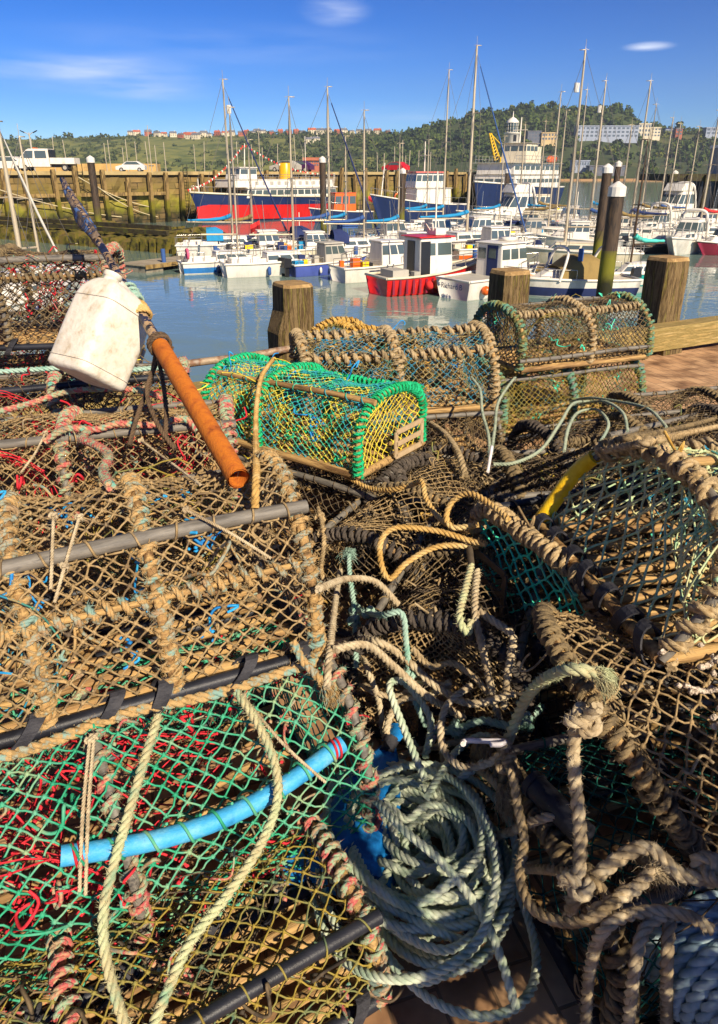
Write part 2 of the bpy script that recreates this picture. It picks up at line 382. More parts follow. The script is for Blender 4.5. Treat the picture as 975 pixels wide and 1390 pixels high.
if POTS:
    # ---- left stack
    P_B=pot('nearest left pot in green netting with a blue pipe rail and red twine inside',(-.545,1.20,.05),29,.98,.60,.43,.17,2.4,net=M_green,mesh=.052,nr=.0023,
        wrapm=W_mix,rr=.0085,pitch=.045,rails=((.70,M_blackpipe,.012),),straps=6,funnel=(M_red,M_black,M_red),seed=3,clutter=((M_red,60),(M_green,20),(W_mix,36)),fz=500)
    P_A=pot('tan twine pot with grey pipe rail and fuzzy rope, stacked on the blue pipe pot',FR(430,893,.485,25,.95,.5),25,.95,.5,.37,.12,2.0,net=M_brown,mesh=.047,nr=.0024,
        wrapm=W_patch,rr=.0085,pitch=.034,bows=(-.5,-.1,.16,.5),rails=((.345,M_tube,.0155),(.72,M_tube,.012)),straps=7,railwrap=((.235,),W_patch),funnel=(M_mixed,M_olive,M_brown),baserope=W_patch,seed=4,
        clutter=((M_blue,34),(W_patch,40),(M_brown,30)),fz=700)
    pot('low pot with grey rail and bright red funnel net, behind the tan pot',FR(325,716,.47,14,.95,.52),14,.95,.52,.31,.10,2.2,net=M_brown,mesh=.048,nr=.0020,
        wrapm=W_mix,rr=.010,pitch=.034,rails=((.36,M_tube,.014),(.7,M_tube,.011)),straps=0,funnel=(M_red,M_red,M_dark),seed=5,clutter=((M_red,34),(W_patch,46),(M_brown,24)),fz=400)
    pot('dark pot with yellow ties on its black rail, under the white canister',FR(262,612,.47,16,.95,.5),16,.95,.5,.28,.09,2.2,net=M_dark,mesh=.05,nr=.002,
        wrapm=W_mix,rr=.011,pitch=.036,rails=((.36,M_blackpipe,.014),(.7,M_tube,.011)),straps=0,funnel=(M_red,M_dark,M_dark),seed=6,clutter=((M_red,22),(W_mix,50),(M_yellow,10)),fz=400)
    pot('pot with red and black netting at the far left, highest of the left stack',FR(158,470,.72,10,.95,.5),10,.95,.5,.43,.28,2.6,net=M_dark,mesh=.06,nr=.0024,
        wrapm=(W_mix,W_dark),rr=.010,pitch=.034,rails=((.34,M_tube,.016),(.7,M_tube,.011)),railwrap=((.28,),W_dark),straps=5,funnel=(M_red,M_red,M_dark),seed=7,clutter=((M_red,34),(W_mix,22)),fz=250)
    for i,(lb,z,nm) in enumerate((('dark pot at the bottom under the far left red and black pot',.02,M_dark),('dark pot squeezed in the middle of the far left stack',.38,M_black))):
        pot(lb,FR(185,505 if i else 560,z,10,.95,.5),11,.95,.5,.34,.2,2.4,net=nm,mesh=.06,wrapm=W_dark,straps=3,funnel=(M_red,M_dark,M_dark),seed=8+i,clutter=((W_dark,20),),fz=120)
    for i,(lb,u,v) in enumerate((('dark pot lying low under the left pot with red funnel net',340,830),('dark pot on the paving under the pot with yellow ties',300,720))):
        pot(lb,FR(u,v,.03,15,.95,.52),15,.95,.52,.40,.2,2.4,net=M_black,mesh=.06,wrapm=W_dark,straps=3,funnel=(M_dark,M_dark,M_dark),seed=11+i,clutter=((W_dark,20),),fz=120)
    pot('low pot in yellow and black netting under the front of the blue pipe pot',(-.47,.78,.02),31,.98,.34,.20,.10,2.6,net=M_olive,mesh=.05,endnet=M_dark,wrapm=W_mix,rr=.009,straps=5,rails=((.30,M_blackpipe,.014),),funnel=(M_black,M_dark,M_dark),seed=40,clutter=((W_mix,24),(M_black,20)),fz=300)
    for i,(lb,z) in enumerate((('unseen dark pot added to cast shade, lowest one behind the camera at the right',.02),('unseen dark pot added to cast shade, middle one behind the camera at the right',.42),('unseen dark pot added to cast shade, topmost one behind the camera at the right',.82),)):  # stack added out of view so its shadow falls on the rope coil
        pot(lb,(1.10+.03*i,.06-.02*i,z),20+4*i,.95,.58,.40,.16,2.2,net=M_dark,mesh=.05,wrapm=W_dark,rr=.013,straps=3,funnel=(M_dark,M_black,M_dark),seed=50+i,clutter=((W_dark,40),),fz=60)
    # ---- bright green pot in the middle and what carries it
    pot('pot trimmed with bright green rope and yellow netting, on top in the middle',(-.20,2.90,.45),-36,.82,.46,.285,.12,2.3,net=M_grnyel,mesh=.040,nr=.0019,endnet=M_yellow,endmesh=.045,
        wrapm=W_green,rr=.0078,pitch=.024,bows=(-.5,-.12,.5),rails=((.34,M_wood,.012),),railwrap=((.62,),W_green),straps=0,strapends=0,funnel=(M_yellow,M_mixed,M_yellow),seed=14,clutter=((M_blue,12),(W_green,16)),fz=300)
    pot('dark tarred pot directly under the bright green pot',(-.20,2.93,.03),-38,.98,.56,.41,.16,2.4,net=M_black,mesh=.05,wrapm=(W_char,W_tan),rr=.012,straps=4,funnel=(M_dark,M_black,M_dark),seed=15,clutter=((W_dark,26),),fz=200)
    pot('pot with a golden rope hoop beside the left quay post',(.02,4.10,.33),-62,.62,.46,.34,.13,2.2,net=M_olive,mesh=.05,wrapm=W_gold,rr=.013,pitch=.034,rails=(),straps=0,railwrap=((.5,),W_gold),funnel=(M_olive,M_olive,M_brown),seed=16,clutter=((W_gold,26),),fz=300)
    pot('dark pot under the golden hooped pot next to the left post',(.02,4.08,.03),-58,.8,.55,.37,.15,2.2,net=M_black,mesh=.055,wrapm=W_dark,straps=3,funnel=(M_dark,)*3,seed=17,clutter=((W_dark,14),),fz=100)
    pot('pot with tan wound rails and blue mended net behind the green pot',(.17,3.78,.36),12,.98,.52,.37,.14,2.2,net=M_mixed,mesh=.045,wrapm=W_greytan,rr=.013,pitch=.038,rails=(),railwrap=((.5,.3),W_greytan,.015,.05),straps=0,
        funnel=(M_mixed,M_brown,M_mixed),seed=18,clutter=((M_blue,14),(W_tan,22)),fz=300)
    pot('brown pot under the pot with tan wound rails',(.2,3.74,.02),10,1.0,.58,.36,.15,2.3,net=M_dark,mesh=.05,wrapm=W_dark,straps=4,funnel=(M_olive,M_dark,M_dark),seed=19,clutter=((W_tan,18),),fz=150)
    # ---- back right pair
    jf,jr=PZ(706,506,.45),PZ(886,497,.45); jy=math.degrees(math.atan2(jr[1]-jf[1],jr[0]-jf[0])); jL=float(np.linalg.norm(jr-jf)); jW=.52; jy=22.; jL=.92; jr=jf+jL*np.array((math.cos(rad(jy)),math.sin(rad(jy)),0)); jc=(jf+jr)/2+jW/2*np.array((-math.sin(rad(jy)),math.cos(rad(jy)),0)); J=(tuple(jc),jy,jW)
    pot('arched dark net pot, top of the pair by the right quay posts',J[0],J[1],jL,J[2],.33,.14,2.1,net=M_dark,mesh=.045,nr=.0021,endnet=M_mixed,endmesh=.04,wrapm=(W_olive,W_greytan,W_olive),rr=.012,pitch=.036,bows=(-.5,0.02,.5),
        rails=((.06,M_tube,.012),(.68,M_tube,.010)),railwrap=((.36,),W_greytan),straps=0,funnel=(M_olive,M_olive,M_dark),seed=20,clutter=((M_teal,20),(W_olive,20)),fz=350)
    pot('pot in olive and turquoise netting underneath the arched right pot',(J[0][0]-.04,J[0][1]+.04,.03),J[1]-2,1.0,J[2]+.08,.41,.2,2.3,net=M_olive,mesh=.045,endnet=M_olive,wrapm=W_olive,rr=.013,straps=3,funnel=(M_olive,M_olive,M_mixed),seed=21,clutter=((W_gold,26),(M_teal,16)),fz=250)
    pot('dark pot with a thick charcoal rope hoop, in front of the right pair',(1.28,3.20,.03),16,.95,.55,.40,.16,2.2,net=M_dark,mesh=.05,endnet=M_black,endmesh=.045,wrapm=(W_char,W_dark),rr=.011,pitch=.026,straps=3,railwrap=((.4,),W_dark),funnel=(M_black,M_dark,M_black),seed=22,clutter=((W_dark,40),(M_olive,12)),fz=300)
    pot('flattened dark pot at the right edge, nearest the timber kerb',(1.98,3.85,.03),12,1.0,.6,.34,.14,2.2,net=M_dark,mesh=.055,wrapm=W_dark,rr=.011,straps=3,railwrap=((.3,),W_dark),funnel=(M_dark,M_brown,M_dark),seed=23,clutter=((W_dark,30),),fz=200)
    pot('low dark pot between the charcoal hooped pot and the yellow pipe pot',(1.62,2.65,.03),14,1.0,.58,.42,.18,2.2,net=M_dark,mesh=.05,wrapm=W_dark,rr=.011,straps=3,funnel=(M_dark,M_brown,M_dark),railwrap=((.4,),W_greytan,.014,.04),seed=24,clutter=((W_greytan,30),),fz=200)
    # ---- middle, low and mostly in shade
    pot('grimy low pot behind the loop of golden rope in the middle',(.62,2.72,.03),5,.95,.55,.40,.16,2.2,net=M_black,mesh=.05,wrapm=(W_char,W_dark),rr=.013,straps=3,funnel=(M_black,M_dark,M_dark),seed=25,clutter=((W_dark,46),(M_olive,24),(M_brown,40),(W_greytan,24)),fz=200)
    pot('dark brown pot with arched end, lying under the loop of golden rope',(.20,2.42,.03),62,.85,.50,.40,.16,2.0,net=M_brown,mesh=.05,endnet=M_dark,endmesh=.05,wrapm=(W_char,W_dark),rr=.0105,pitch=.025,straps=3,funnel=(M_dark,M_black,M_dark),seed=26,clutter=((W_dark,30),(M_brown,50),(W_gold,8)),fz=300)
    pot('pot with fine tan mesh and black hatch, low beside the teal net pot',(.34,1.93,.02),70,.8,.48,.42,.18,2.0,net=M_dark,mesh=.045,endnet=M_brown,endmesh=.028,wrapm=(W_char,W_dark),rr=.0105,pitch=.025,straps=3,funnel=(M_black,M_dark,M_dark),seed=27,clutter=((W_dark,30),(M_brown,50),(W_greytan,16)),fz=300)
    # ---- right stack
    q=LEFT(642,798,788,938,.30,.95)
    P_R2=pot('pot with bright teal net end and brown hatch, under the yellow pipe pot',q[0],q[1],.95,q[2],.30,.16,4.0,net=M_dark,mesh=.05,endnet=M_teal,endmesh=.066,nr=.0032,wrapm=(W_tan,W_char),rr=.013,pitch=.032,rails=((.3,M_blackpipe,.012),(.7,M_blackpipe,.012)),straps=3,strapends=5,slats=8,funnel=(M_dark,M_black,M_dark),seed=28,clutter=((M_teal,14),(M_brown,30)),fz=300)
    q1=LEFT(737,716,905,898,.60,.95)
    P_R1=pot('large pale green netted pot with yellow pipe on its hoop, top right stack',q1[0],q1[1],.98,q1[2],.29,.10,2.3,lean=.60,wr={0:(0,47)},net=M_pale,mesh=.062,endnet=M_pale,endmesh=.066,nr=.0029,wrapm=(W_tan,W_greytan),rr=.0135,pitch=.050,bows=(-.5,0.02,.5),rails=((.5,M_wood,.011),),railwrap=((.74,),W_greytan,.013,.05),
        straps=0,strapends=7,slats=10,funnel=(M_pale,M_olive,M_mixed),seed=29,clutter=((W_gold,22),(M_mixed,16)),fz=900)
    q3=LEFT(822,945,955,1175,.26,.95)
    P_R3=pot('barnacle crusted pot with black straps, beneath the pale green pot at the right edge',q3[0],q3[1],.95,q3[2]+.05,.34,.14,2.2,lean=-.72,net=M_brown,mesh=.055,endnet=M_brown,endmesh=.052,nr=.0024,wrapm=(W_dark,W_greytan),rr=.010,pitch=.027,rails=(),straps=2,strapends=6,slats=9,funnel=(M_dark,M_black,M_dark),seed=30,clutter=((W_greytan,50),(M_yellow,8)),fz=500)
    pot('dark teal netted pot on the paving at the bottom of the right stack',(.83,1.22,.02),17,.95,.58,.26,.14,2.4,net=M_darkteal,mesh=.055,endnet=M_darkteal,endmesh=.06,wrapm=W_dark,rr=.014,straps=2,funnel=(M_black,)*3,seed=31,clutter=((W_dark,20),),fz=200)
    pot('dark pot half buried under the teal net pot of the right stack',(.98,1.80,.02),17,.95,.58,.28,.14,2.4,net=M_black,mesh=.055,wrapm=W_char,rr=.014,straps=2,funnel=(M_black,)*3,seed=32,clutter=((W_dark,20),),fz=150)
# ---------------------------------------------------------------- loose ropes and gear on the pots
from mathutils.bvhtree import BVHTree
from mathutils import Vector, Matrix, Euler
def proxies():
    V=[];Fc=[]
    for (loc,yaw,tilt,L,W,h,z0,e,lean) in PROX:
        pf=Prof(W,h,z0,e); v=np.linspace(0,1,25); yy,zz=pf.at(v); M=Matrix.Translation(Vector(tuple(loc)))@Euler((rad(tilt[0]),rad(tilt[1]),rad(yaw))).to_matrix().to_4x4()
        n0=len(V)
        for x in(-L/2-.015,L/2+.015):
            for y,z in zip(yy,zz): V.append(M@Vector((x+lean*z,y*1.04,z+.03)))
        Fc+=[(n0+i,n0+i+1,n0+26+i,n0+25+i) for i in range(24)]+[tuple(range(n0,n0+25)),tuple(range(n0+25,n0+50))]
    n0=len(V); V+=[Vector((-9,-3,0)),Vector((9,-3,0)),Vector((9,9,0)),Vector((-9,9,0))]; Fc.append((n0,n0+1,n0+2,n0+3))
    return BVHTree.FromPolygons(V,Fc)
BV=proxies()
def on(u,v,lift=.012):
    d=Vector(ray(u,v)).normalized(); h,n,i,t=BV.ray_cast(Vector((0,0,H)),d); 
    if h is None: return PZ(u,v,.02)
    return np.array(h-d*lift)
def pts(P,lift):
    out=[]
    for p in P: out.append(on(p[0],p[1],lift) if len(p)==2 else (PZ(*p) if p[2]<5 else PD(p[0],p[1],p[2]-10)))
    return np.array(out)
def relax(P,it=12,mx=.5):
    # a rope does not jump in depth: pull spikes along the path towards their neighbours, only ever nearer to us
    C=np.array((0,0,H)); d=np.linalg.norm(P-C,axis=1); u=(P-C)/d[:,None]
    for _ in range(it):
        m=d.copy(); m[1:-1]=(d[:-2]+d[2:])/2; d=np.minimum(d,np.maximum(m,d-.05)); 
    return C+u*d[:,None]
ROPEG='loose ropes lying over the pots'
def frayed(b,p,dr,ln=.06,n=150,sp=.35,m=0):
    p=np.asarray(p); dr=np.asarray(dr)/np.linalg.norm(dr); r=np.random.default_rng(int(abs(p[0])*1e4)); n*=3; base=p+r.normal(0,.005,(n,3)); d=nrm(dr+r.normal(0,sp*.8,(n,3))); l_=ln*(.35+.65*r.random((n,1))); g=np.array((0,0,-1.)); Q=[base]
    for k in range(1,5): t=k/4; Q.append(base+d*l_*t*(1-.25*t)+g*l_*(.55*t*t)+r.normal(0,ln*.06,(n,3))*t)
    batch(b,np.stack(Q,1),np.array([.0008,.0008,.0007,.0006,.0004]),3,m)
def rope(label,P,r=.010,m=R_tan,lift=None,fz=300,fray=None,knotsat=(),name='loose_rope'):
    r*=.88; fz*=2; lift=lift if lift is not None else r*1.1
    q=relax(pts(P,lift)); c=spline(q,.02); o=q.mean(0); root=empty(name,tuple(o)); tag(root,label,'rope',ROPEG)
    b=MB(); rope3(b,c-o,r,0,6 if r>.007 else 4,fz=fz,fl=.009); 
    b.build('rope_strand',m,root)
    for k in knotsat:   # overhand knot: a tight trefoil on the rope
        i=int(k*(len(c)-1)); T=nrm(c[min(i+3,len(c)-1)]-c[max(i-3,0)]); n_=nrm(np.cross(T,(.3,.5,.8))); bn=np.cross(T,n_); a=np.linspace(0,2*PI,40)
        kp=(c[i]-o)+r*1.15*((np.sin(a)+2*np.sin(2*a))[:,None]*n_+(np.cos(a)-2*np.cos(2*a))[:,None]*bn*.9+(-1.2*np.sin(3*a))[:,None]*T)*.62
        b=MB(); rope3(b,kp,r*.9,0,5,fz=fz); b.build('knot',m,root)
    if fray: 
        b=MB(); frayed(b,c[-1]-o,c[-1]-c[-6],*fray); b.build('frayed_end',m,root)
    return root
# left stack
rope('pale fuzzy rope hanging as the left strand over the blue pipe pot',[(215,972),(197,1030),(176,1100),(153,1180),(140,1245),(146,1310),(172,1400)],.0105,R_pale,.03,700)
rope('pale fuzzy rope curving over the right half of the blue pipe pot',[(322,940),(352,985),(374,1040),(376,1090),(352,1150),(305,1220),(255,1285),(205,1400)],.0105,R_pale,.03,700)
for i,(lb,P) in enumerate((('thin double cord hooked over the left end of the blue pipe',[(128,1000),(120,1100),(116,1215)]),('second thin cord beside the double cord on the blue pipe',[(122,1005),(112,1110),(108,1210)]),('thin cord slanting down to the right end of the blue pipe',[(330,945),(385,1010),(442,1062)]),
    ('thin tan cord straight over the hatch of the tan pot',[(73,700),(71,750),(69,800)]),('thin tan cord slanting over the hatch of the tan pot',[(108,702),(92,755),(74,818)]),('tan cord slanting from a knot down to the grey rail',[(252,692),(310,722),(368,758)]),
    ('thin cord on the left of the pot with red funnel',[(62,588),(48,615),(28,642)]),('thin cord on the right of the pot with red funnel',[(192,598),(235,630),(272,658)]))):
    rope(lb,P,.0042,R_tan,.03,60,knotsat=(.02,.6) if i==4 else (.02,))
rope('long turquoise grey rope laid along the back of the left stack',[(-20,506),(40,502),(100,499),(160,503),(215,500),(250,508)],.012,R_teal,.02,200)
rope('turquoise and tan rope wandering over the yellow tied pot',[(-15,562),(40,548),(90,532),(140,528),(190,530),(232,545)],.0115,W_mix,.02,300)
rope('blue flecked rope bent over the pot with red funnel',[(60,600),(90,582),(130,583),(160,575),(205,577),(250,568),(268,585)],.012,W_mix,.02,400)
rope('tan rope hooped over the middle of the pot with red funnel',[(150,660),(140,640),(148,618),(130,604),(112,596),(120,585)],.013,W_mix,.02,400)
rope('short multicoloured rope end at the right of the tan pot',[(398,870),(410,895),(428,915),(440,928)],.011,W_patch,.02,500,(.05,90))
for i,P in enumerate(([(212,478,12.22),(204,520,12.15),(188,560,12.1),(176,605,12.05)],[(214,480,12.2),(222,520,12.12),(226,560,12.05),(224,600,12.0)],[(216,486,12.2),(200,530,12.1),(214,575,12.02),(238,610,11.98)])):
    rope(('dark brown rope tied to the orange tube, leftmost strand','dark brown rope tied to the orange tube, straight strand','dark brown rope tied to the orange tube, crossing strand')[i],P,.008,R_brown,0,150)
# middle
rope('golden rope draped over the bright green pot',[(372,487),(356,510),(349,545),(347,590),(348,640),(346,690)],.0105,R_gold,.014,200)
rope('golden rope rising in a hook shape, left part of the loop in the middle',[(460,640),(500,662),(532,665),(562,657),(573,654),(580,680),(604,710),(641,722)],.0105,R_gold,.05,250)
rope('golden rope hoop beside the teal net pot',[(690,705),(668,686),(640,670),(616,678),(606,700),(614,716),(650,712)],.0105,R_gold,.06,250)
rope('long golden rope bent back on itself, lower part of the loop',[(660,738),(641,735),(595,721),(539,716),(518,732),(517,762),(529,786),(553,763),(595,742),(650,742)],.0105,R_gold,.05,250)
rope('pale turquoise rope with a frayed tuft hanging in the shade',[(484,905),(482,850),(480,815),(475,780),(474,752)],.009,R_teal,.05,200,(.045,260,.55),(.35,))
rope('pale turquoise rope knotted twice, falling from the fine mesh pot',[(482,828),(515,835),(545,832),(551,870),(556,915),(563,950),(578,985)],.0095,R_teal,.06,200,None,(.05,.35,.8))
rope('sandy rope falling straight down at the left of the middle',[(462,775),(455,820),(448,880),(444,935)],.010,R_tan,.03,200)
rope('sandy rope sweeping across the middle in the upper arc',[(432,800),(470,786),(510,790),(540,820)],.010,R_tan,.05,200)
rope('sandy rope in a long arc across the shaded middle',[(452,874),(500,868),(545,890),(590,930),(640,955),(700,940)],.0115,R_tan,.06,250)
rope('second sandy rope arc just below the long arc',[(455,882),(498,876),(535,905),(580,945),(630,975)],.0115,R_tan,.05,250)
rope('sandy rope running down to the blue sack',[(482,865),(498,905),(515,955),(522,1000),(540,1040)],.010,R_tan,.05,200)
rope('sandy rope curling round the white toggle',[(612,925),(580,945),(545,950),(526,985),(530,1030),(560,1020),(600,1012),(640,1000)],.0105,R_tan,.06,250)
rope('sandy rope in a low loop below the white toggle',[(640,930),(605,960),(600,1010),(625,1040),(665,1035),(690,1010),(660,1000)],.0105,R_tan,.07,250)
rope('sandy rope hanging to the pale green coil',[(598,1000),(603,1050),(602,1110),(606,1160)],.0095,R_tan,.06,200)
rope('turquoise tan rope tied across the lower middle',[(586,992),(620,990),(655,978),(700,985),(735,960)],.012,R_teal,.07,300,None,(.2,.7))
rope('thick rope doubled over the black rail of the teal net pot, left strand',[(640,768),(632,800),(624,838),(635,860),(640,842)],.0115,R_pale,.05,250)
rope('rope falling from the black rail of the teal net pot, middle strand',[(648,775),(645,830),(655,880),(668,940),(680,985)],.0115,R_tan,.05,250)
rope('rope from the black rail bent to the right, with a sharp corner',[(650,830),(680,850),(697,866),(690,910),(684,960)],.0115,R_tan,.06,250)
rope('thick frayed rope running from the lower middle to the barnacle pot',[(690,1005),(710,955),(735,925),(775,908),(810,915)],.014,R_pale,.06,400,(.05,160,.4))
rope('hanging tan rope with a big knot at its top, by the barnacle pot',[(812,960),(785,985),(778,1020),(783,1080),(788,1140),(784,1200),(772,1245)],.0145,R_tan,.06,500,None,(.12,.8))
rope('twisted tan rope hanging from the white toggle into a deep loop',[(672,1000),(695,1050),(702,1090),(712,1140),(706,1190),(725,1235),(770,1252),(815,1240),(850,1205)],.0115,W_greytan,.07,350,None,(.2,))
rope('thick tan rope snaking across the bottom right',[(775,1225),(815,1185),(858,1155),(885,1152),(920,1185),(955,1190),(972,1160)],.0155,R_tan,.06,500,None,(.93,))
rope('thick tan rope with a frayed brush end at the bottom right',[(800,1240),(840,1220),(870,1200),(885,1180)],.014,R_tan,.07,400,(.09,420,.45))
rope('tan rope hanging in an arch at the bottom right, upper one',[(795,1400),(800,1320),(820,1262),(870,1238),(930,1242),(965,1262)],.0125,R_tan,.06,350)
rope('tan rope dropping from the arch at the bottom right',[(852,1400),(862,1310),(880,1255),(920,1240)],.0125,R_tan,.06,350)
rope('short tan rope dropping straight at the bottom right',[(905,1400),(905,1310),(910,1245)],.0125,R_tan,.06,350)
rope('grey twisted rope under the bottom right arch',[(700,1180),(740,1180),(790,1190),(820,1210),(835,1250)],.011,W_greytan,.05,300)
rope('sandy rope crossing the dark teal netting',[(655,1140),(690,1130),(725,1115),(760,1105),(790,1100)],.011,R_tan,.06,250)
rope('frayed tuft of brown rope under the white toggle',[(640,1040),(660,1050),(672,1062),(682,1075)],.012,W_greytan,.06,400,(.06,320,.4))
rope('sandy rope trailing under the grimy low pots in the middle',[(470,905),(500,935),(540,945),(575,925),(612,935)],.0095,R_tan,.05,200)
rope('thin brown cord hanging in the middle gap',[(432,690),(440,730),(436,770),(442,800)],.009,W_tan,.03,250,None,(.3,.6))
rope('greyish rope looped over the fine mesh pot',[(560,880),(585,905),(615,900),(650,925),(675,960)],.010,W_greytan,.05,250)
rope('sandy rope in a tight curl by the blue sack',[(535,1050),(520,1020),(540,1000),(565,1012),(560,1045),(545,1075)],.0095,R_coil,.06,150)
# back right
rope('pair of grey green ropes hanging from the arched pot, left one',[(640,512),(652,530),(655,560),(663,590),(665,620)],.008,R_grey,.03,200)
rope('pair of grey green ropes hanging from the arched pot, right one',[(700,512),(690,524),(676,548),(672,580),(667,617)],.008,R_grey,.03,200)
rope('long grey rope looping from the pale toggle over the charcoal hoop',[(670,630),(700,628),(735,610),(760,575),(778,548),(800,545)],.0085,R_grey,.05,120)
rope('grey rope bent over the dark pots with its loop to the right',[(766,612),(772,580),(785,560),(810,556),(826,575),(815,600)],.0085,R_grey,.06,120)
rope('grey rope arching to the right over the dark pots',[(775,545),(800,540),(840,545),(880,555),(905,580)],.0085,R_grey,.06,120)
rope('short grey rope arch at the centre of the dark pots',[(790,548),(820,545),(845,560),(852,585)],.0085,R_grey,.07,120,None,(.02,))
rope('thick brown rope slanting down the shaded pot behind the green one',[(585,575),(605,590),(622,615),(632,645)],.016,W_greytan,.03,300)
rope('dark rope wound about a pale pipe at the right edge',[(815,602),(850,596),(890,588),(950,574),(1000,560)],.013,W_dark,.03,200)
rope('long tan rope lying beside the pale green pot at the right edge',[(815,612),(850,606),(890,598),(940,586),(1000,574)],.012,W_tan,.03,300)
# coil of rope
def coil():
    c=PZ(566,1196,.03); root=empty('rope_coil',tuple(c)); tag(root,'big heap of grey green laid rope coiled on the paving in the shade','rope coil'); r=np.random.default_rng(5); P=[]
    N=32
    for i in range(N):
        R=.045+.145*(((i*7)%N)/N)**.7; ex,ey=1+r.normal(0,.10),1.25+r.normal(0,.14); ox,oy=r.normal(0,.028,2); th=r.random()*.5; z=.02+.13*i/N; tilt=r.normal(0,.22,2)
        for a in np.linspace(0,2*PI,13)[:-1]+i*.31:
            x,y=R*ex*math.cos(a),R*ey*math.sin(a); x,y=x*math.cos(th)-y*math.sin(th),x*math.sin(th)+y*math.cos(th)
            P.append((x+ox,y+oy,max(.013,z+tilt[0]*x+tilt[1]*y*.7+r.normal(0,.008))))
    b=MB(); rope3(b,spline(P,.02),.0094,0,6,fz=120,fl=.006); b.build('rope_strand',R_coil,root)
    for k,Q in enumerate(([(.03,.2,.17),(.05,.30,.20),(-.01,.36,.26),(-.055,.30,.30),(-.02,.21,.24),(.02,.1,.2)],[(.1,.12,.18),(.17,.16,.2),(.21,.21,.2),(.17,.25,.19),(.10,.20,.18),(.02,.05,.2)],[(-.1,.05,.2),(-.04,-.06,.23),(.04,-.14,.22),(.12,-.2,.13),(.16,-.3,.05)])):
        b=MB(); rope3(b,spline(Q,.02),.0094,0,6,fz=120,fl=.006); b.build('loose_bight',R_coil,root)
coil()
def hank():
    c=PZ(985,1330,.16); root=empty('rope_coil',tuple(c),20); tag(root,'pale blue rope coil with tidy parallel turns at the bottom right corner','rope coil')
    P=[]; 
    for i in range(8):
        for a in np.linspace(0,2*PI,25)[:-1]: q=i+a/(2*PI); P.append(((.10+.004*math.sin(i*2))*math.cos(a),-.11+.026*q,.105*math.sin(a)))
    b=MB(); rope3(b,spline(P,.02),.0145,0,6,fz=80,fl=.006); b.build('rope_strand',R_blueg,root)
hank()
# ends, toggles and odd gear
def toggle(label,u,v,up,yaw=0):
    p=on(u,v,.075); root=empty('plastic_toggle',tuple(p),yaw,(up,20)); tag(root,label,'toggle'); b=MB(); tube(b,spline([(-.012,0,-.045),(0,0,-.05),(.012,0,-.04),(.010,0,.0),(.012,0,.04),(0,0,.05),(-.012,0,.042),(-.012,0,.02)],.004),.0065,8); b.build('toggle_hook',M_hook,root)
toggle('pale plastic toggle standing upright among the sandy ropes',585,1004,10,30); toggle('pale plastic toggle lying on its side left of the barnacle pot',657,1008,70,60); toggle('pale plastic toggle under the ropes of the arched pot',665,624,5,80)
def sack():
    c=PZ(510,1075,.10); root=empty('blue_sack',tuple(c),-20); tag(root,'bright blue plastic sack tied with a black neck, under the rope heap','sack'); n,m_=26,14; V=[]; r=np.random.default_rng(3)
    for j in range(m_):
        t=j/(m_-1); R=.012+.115*t**.8; 
        for i in range(n): a=2*PI*i/n; q=R*(1+.10*math.sin(5*a+3*t)+.08*math.sin(9*a)+.03*r.normal()); V.append((q*math.cos(a),.10-.36*t+.02*math.sin(3*a),q*.42*math.sin(a)+.05*(1-t)))
    b=MB(); b.add(V,ringfaces(m_,n)); b.add(V[-n:],P=[list(range(n))]); b.build('sack_body',mat('blue plastic sheet',['#1668b0','#2184d0','#0f5596'],14,.4,.3,40),root)
    b=MB(); tube(b,[(0,.085,.05),(0,.105,.052),(0,.125,.056)],[.02,.018,.022],8); b.build('neck_tie',M_rubber,root); b=MB(); ribbon(b,[(0,.12,.056),(.01,.15,.065),(-.01,.18,.06)],(1,0,.3),.05,.003); b.build('sack_mouth',bpy.data.materials['blue plastic sheet'],root)
sack()
def pipe(label,P,r,m,name='plastic_pipe'):
    q=pts(P,r+.03); o=q.mean(0); root=empty(name,tuple(o)); tag(root,label,'pipe'); b=MB(); tube(b,q-o,r,12); b.build('pipe_wall',m,root); b=MB(); tube(b,[q[0]-o,(q[0]*.9+q[-1]*.1)-o],r*1.12,12); b.build('pipe_collar',m,root)
pipe('stubby black pipe end in the shade below the barnacle pot',[(722,1062),(795,1135)],.026,M_blackpipe)
pipe('pale pipe lying along the pots at the right edge',[(826,592),(990,553)],.014,M_tube)
pipe('dark plastic bar sticking up left of the teal net hatch',[(636,728),(642,790)],.010,M_hatch,'plastic_bar')
def hatch(parent,x,y0,y1,z0,z1,m,lean=0):
    b=MB(); 
    def P(a,c): return (x-.02+lean*(z0+(z1-z0)*c),y0+(y1-y0)*a,z0+(z1-z0)*c)
    for s,e in(((0,0),(1,0)),((0,1),(1,1)),((0,0),(0,1)),((1,0),(1,1)),((0,.5),(1,.5))): ribbon(b,[P(*s),P((s[0]+e[0])/2,(s[1]+e[1])/2),P(*e)],(0,0,1) if s[1]==e[1] else (0,1,0),.020,.006)
    b.build('escape_hatch',m,parent,smooth=False)
def child(label): return next(o for o in bpy.data.objects if o.get('label','')==label)
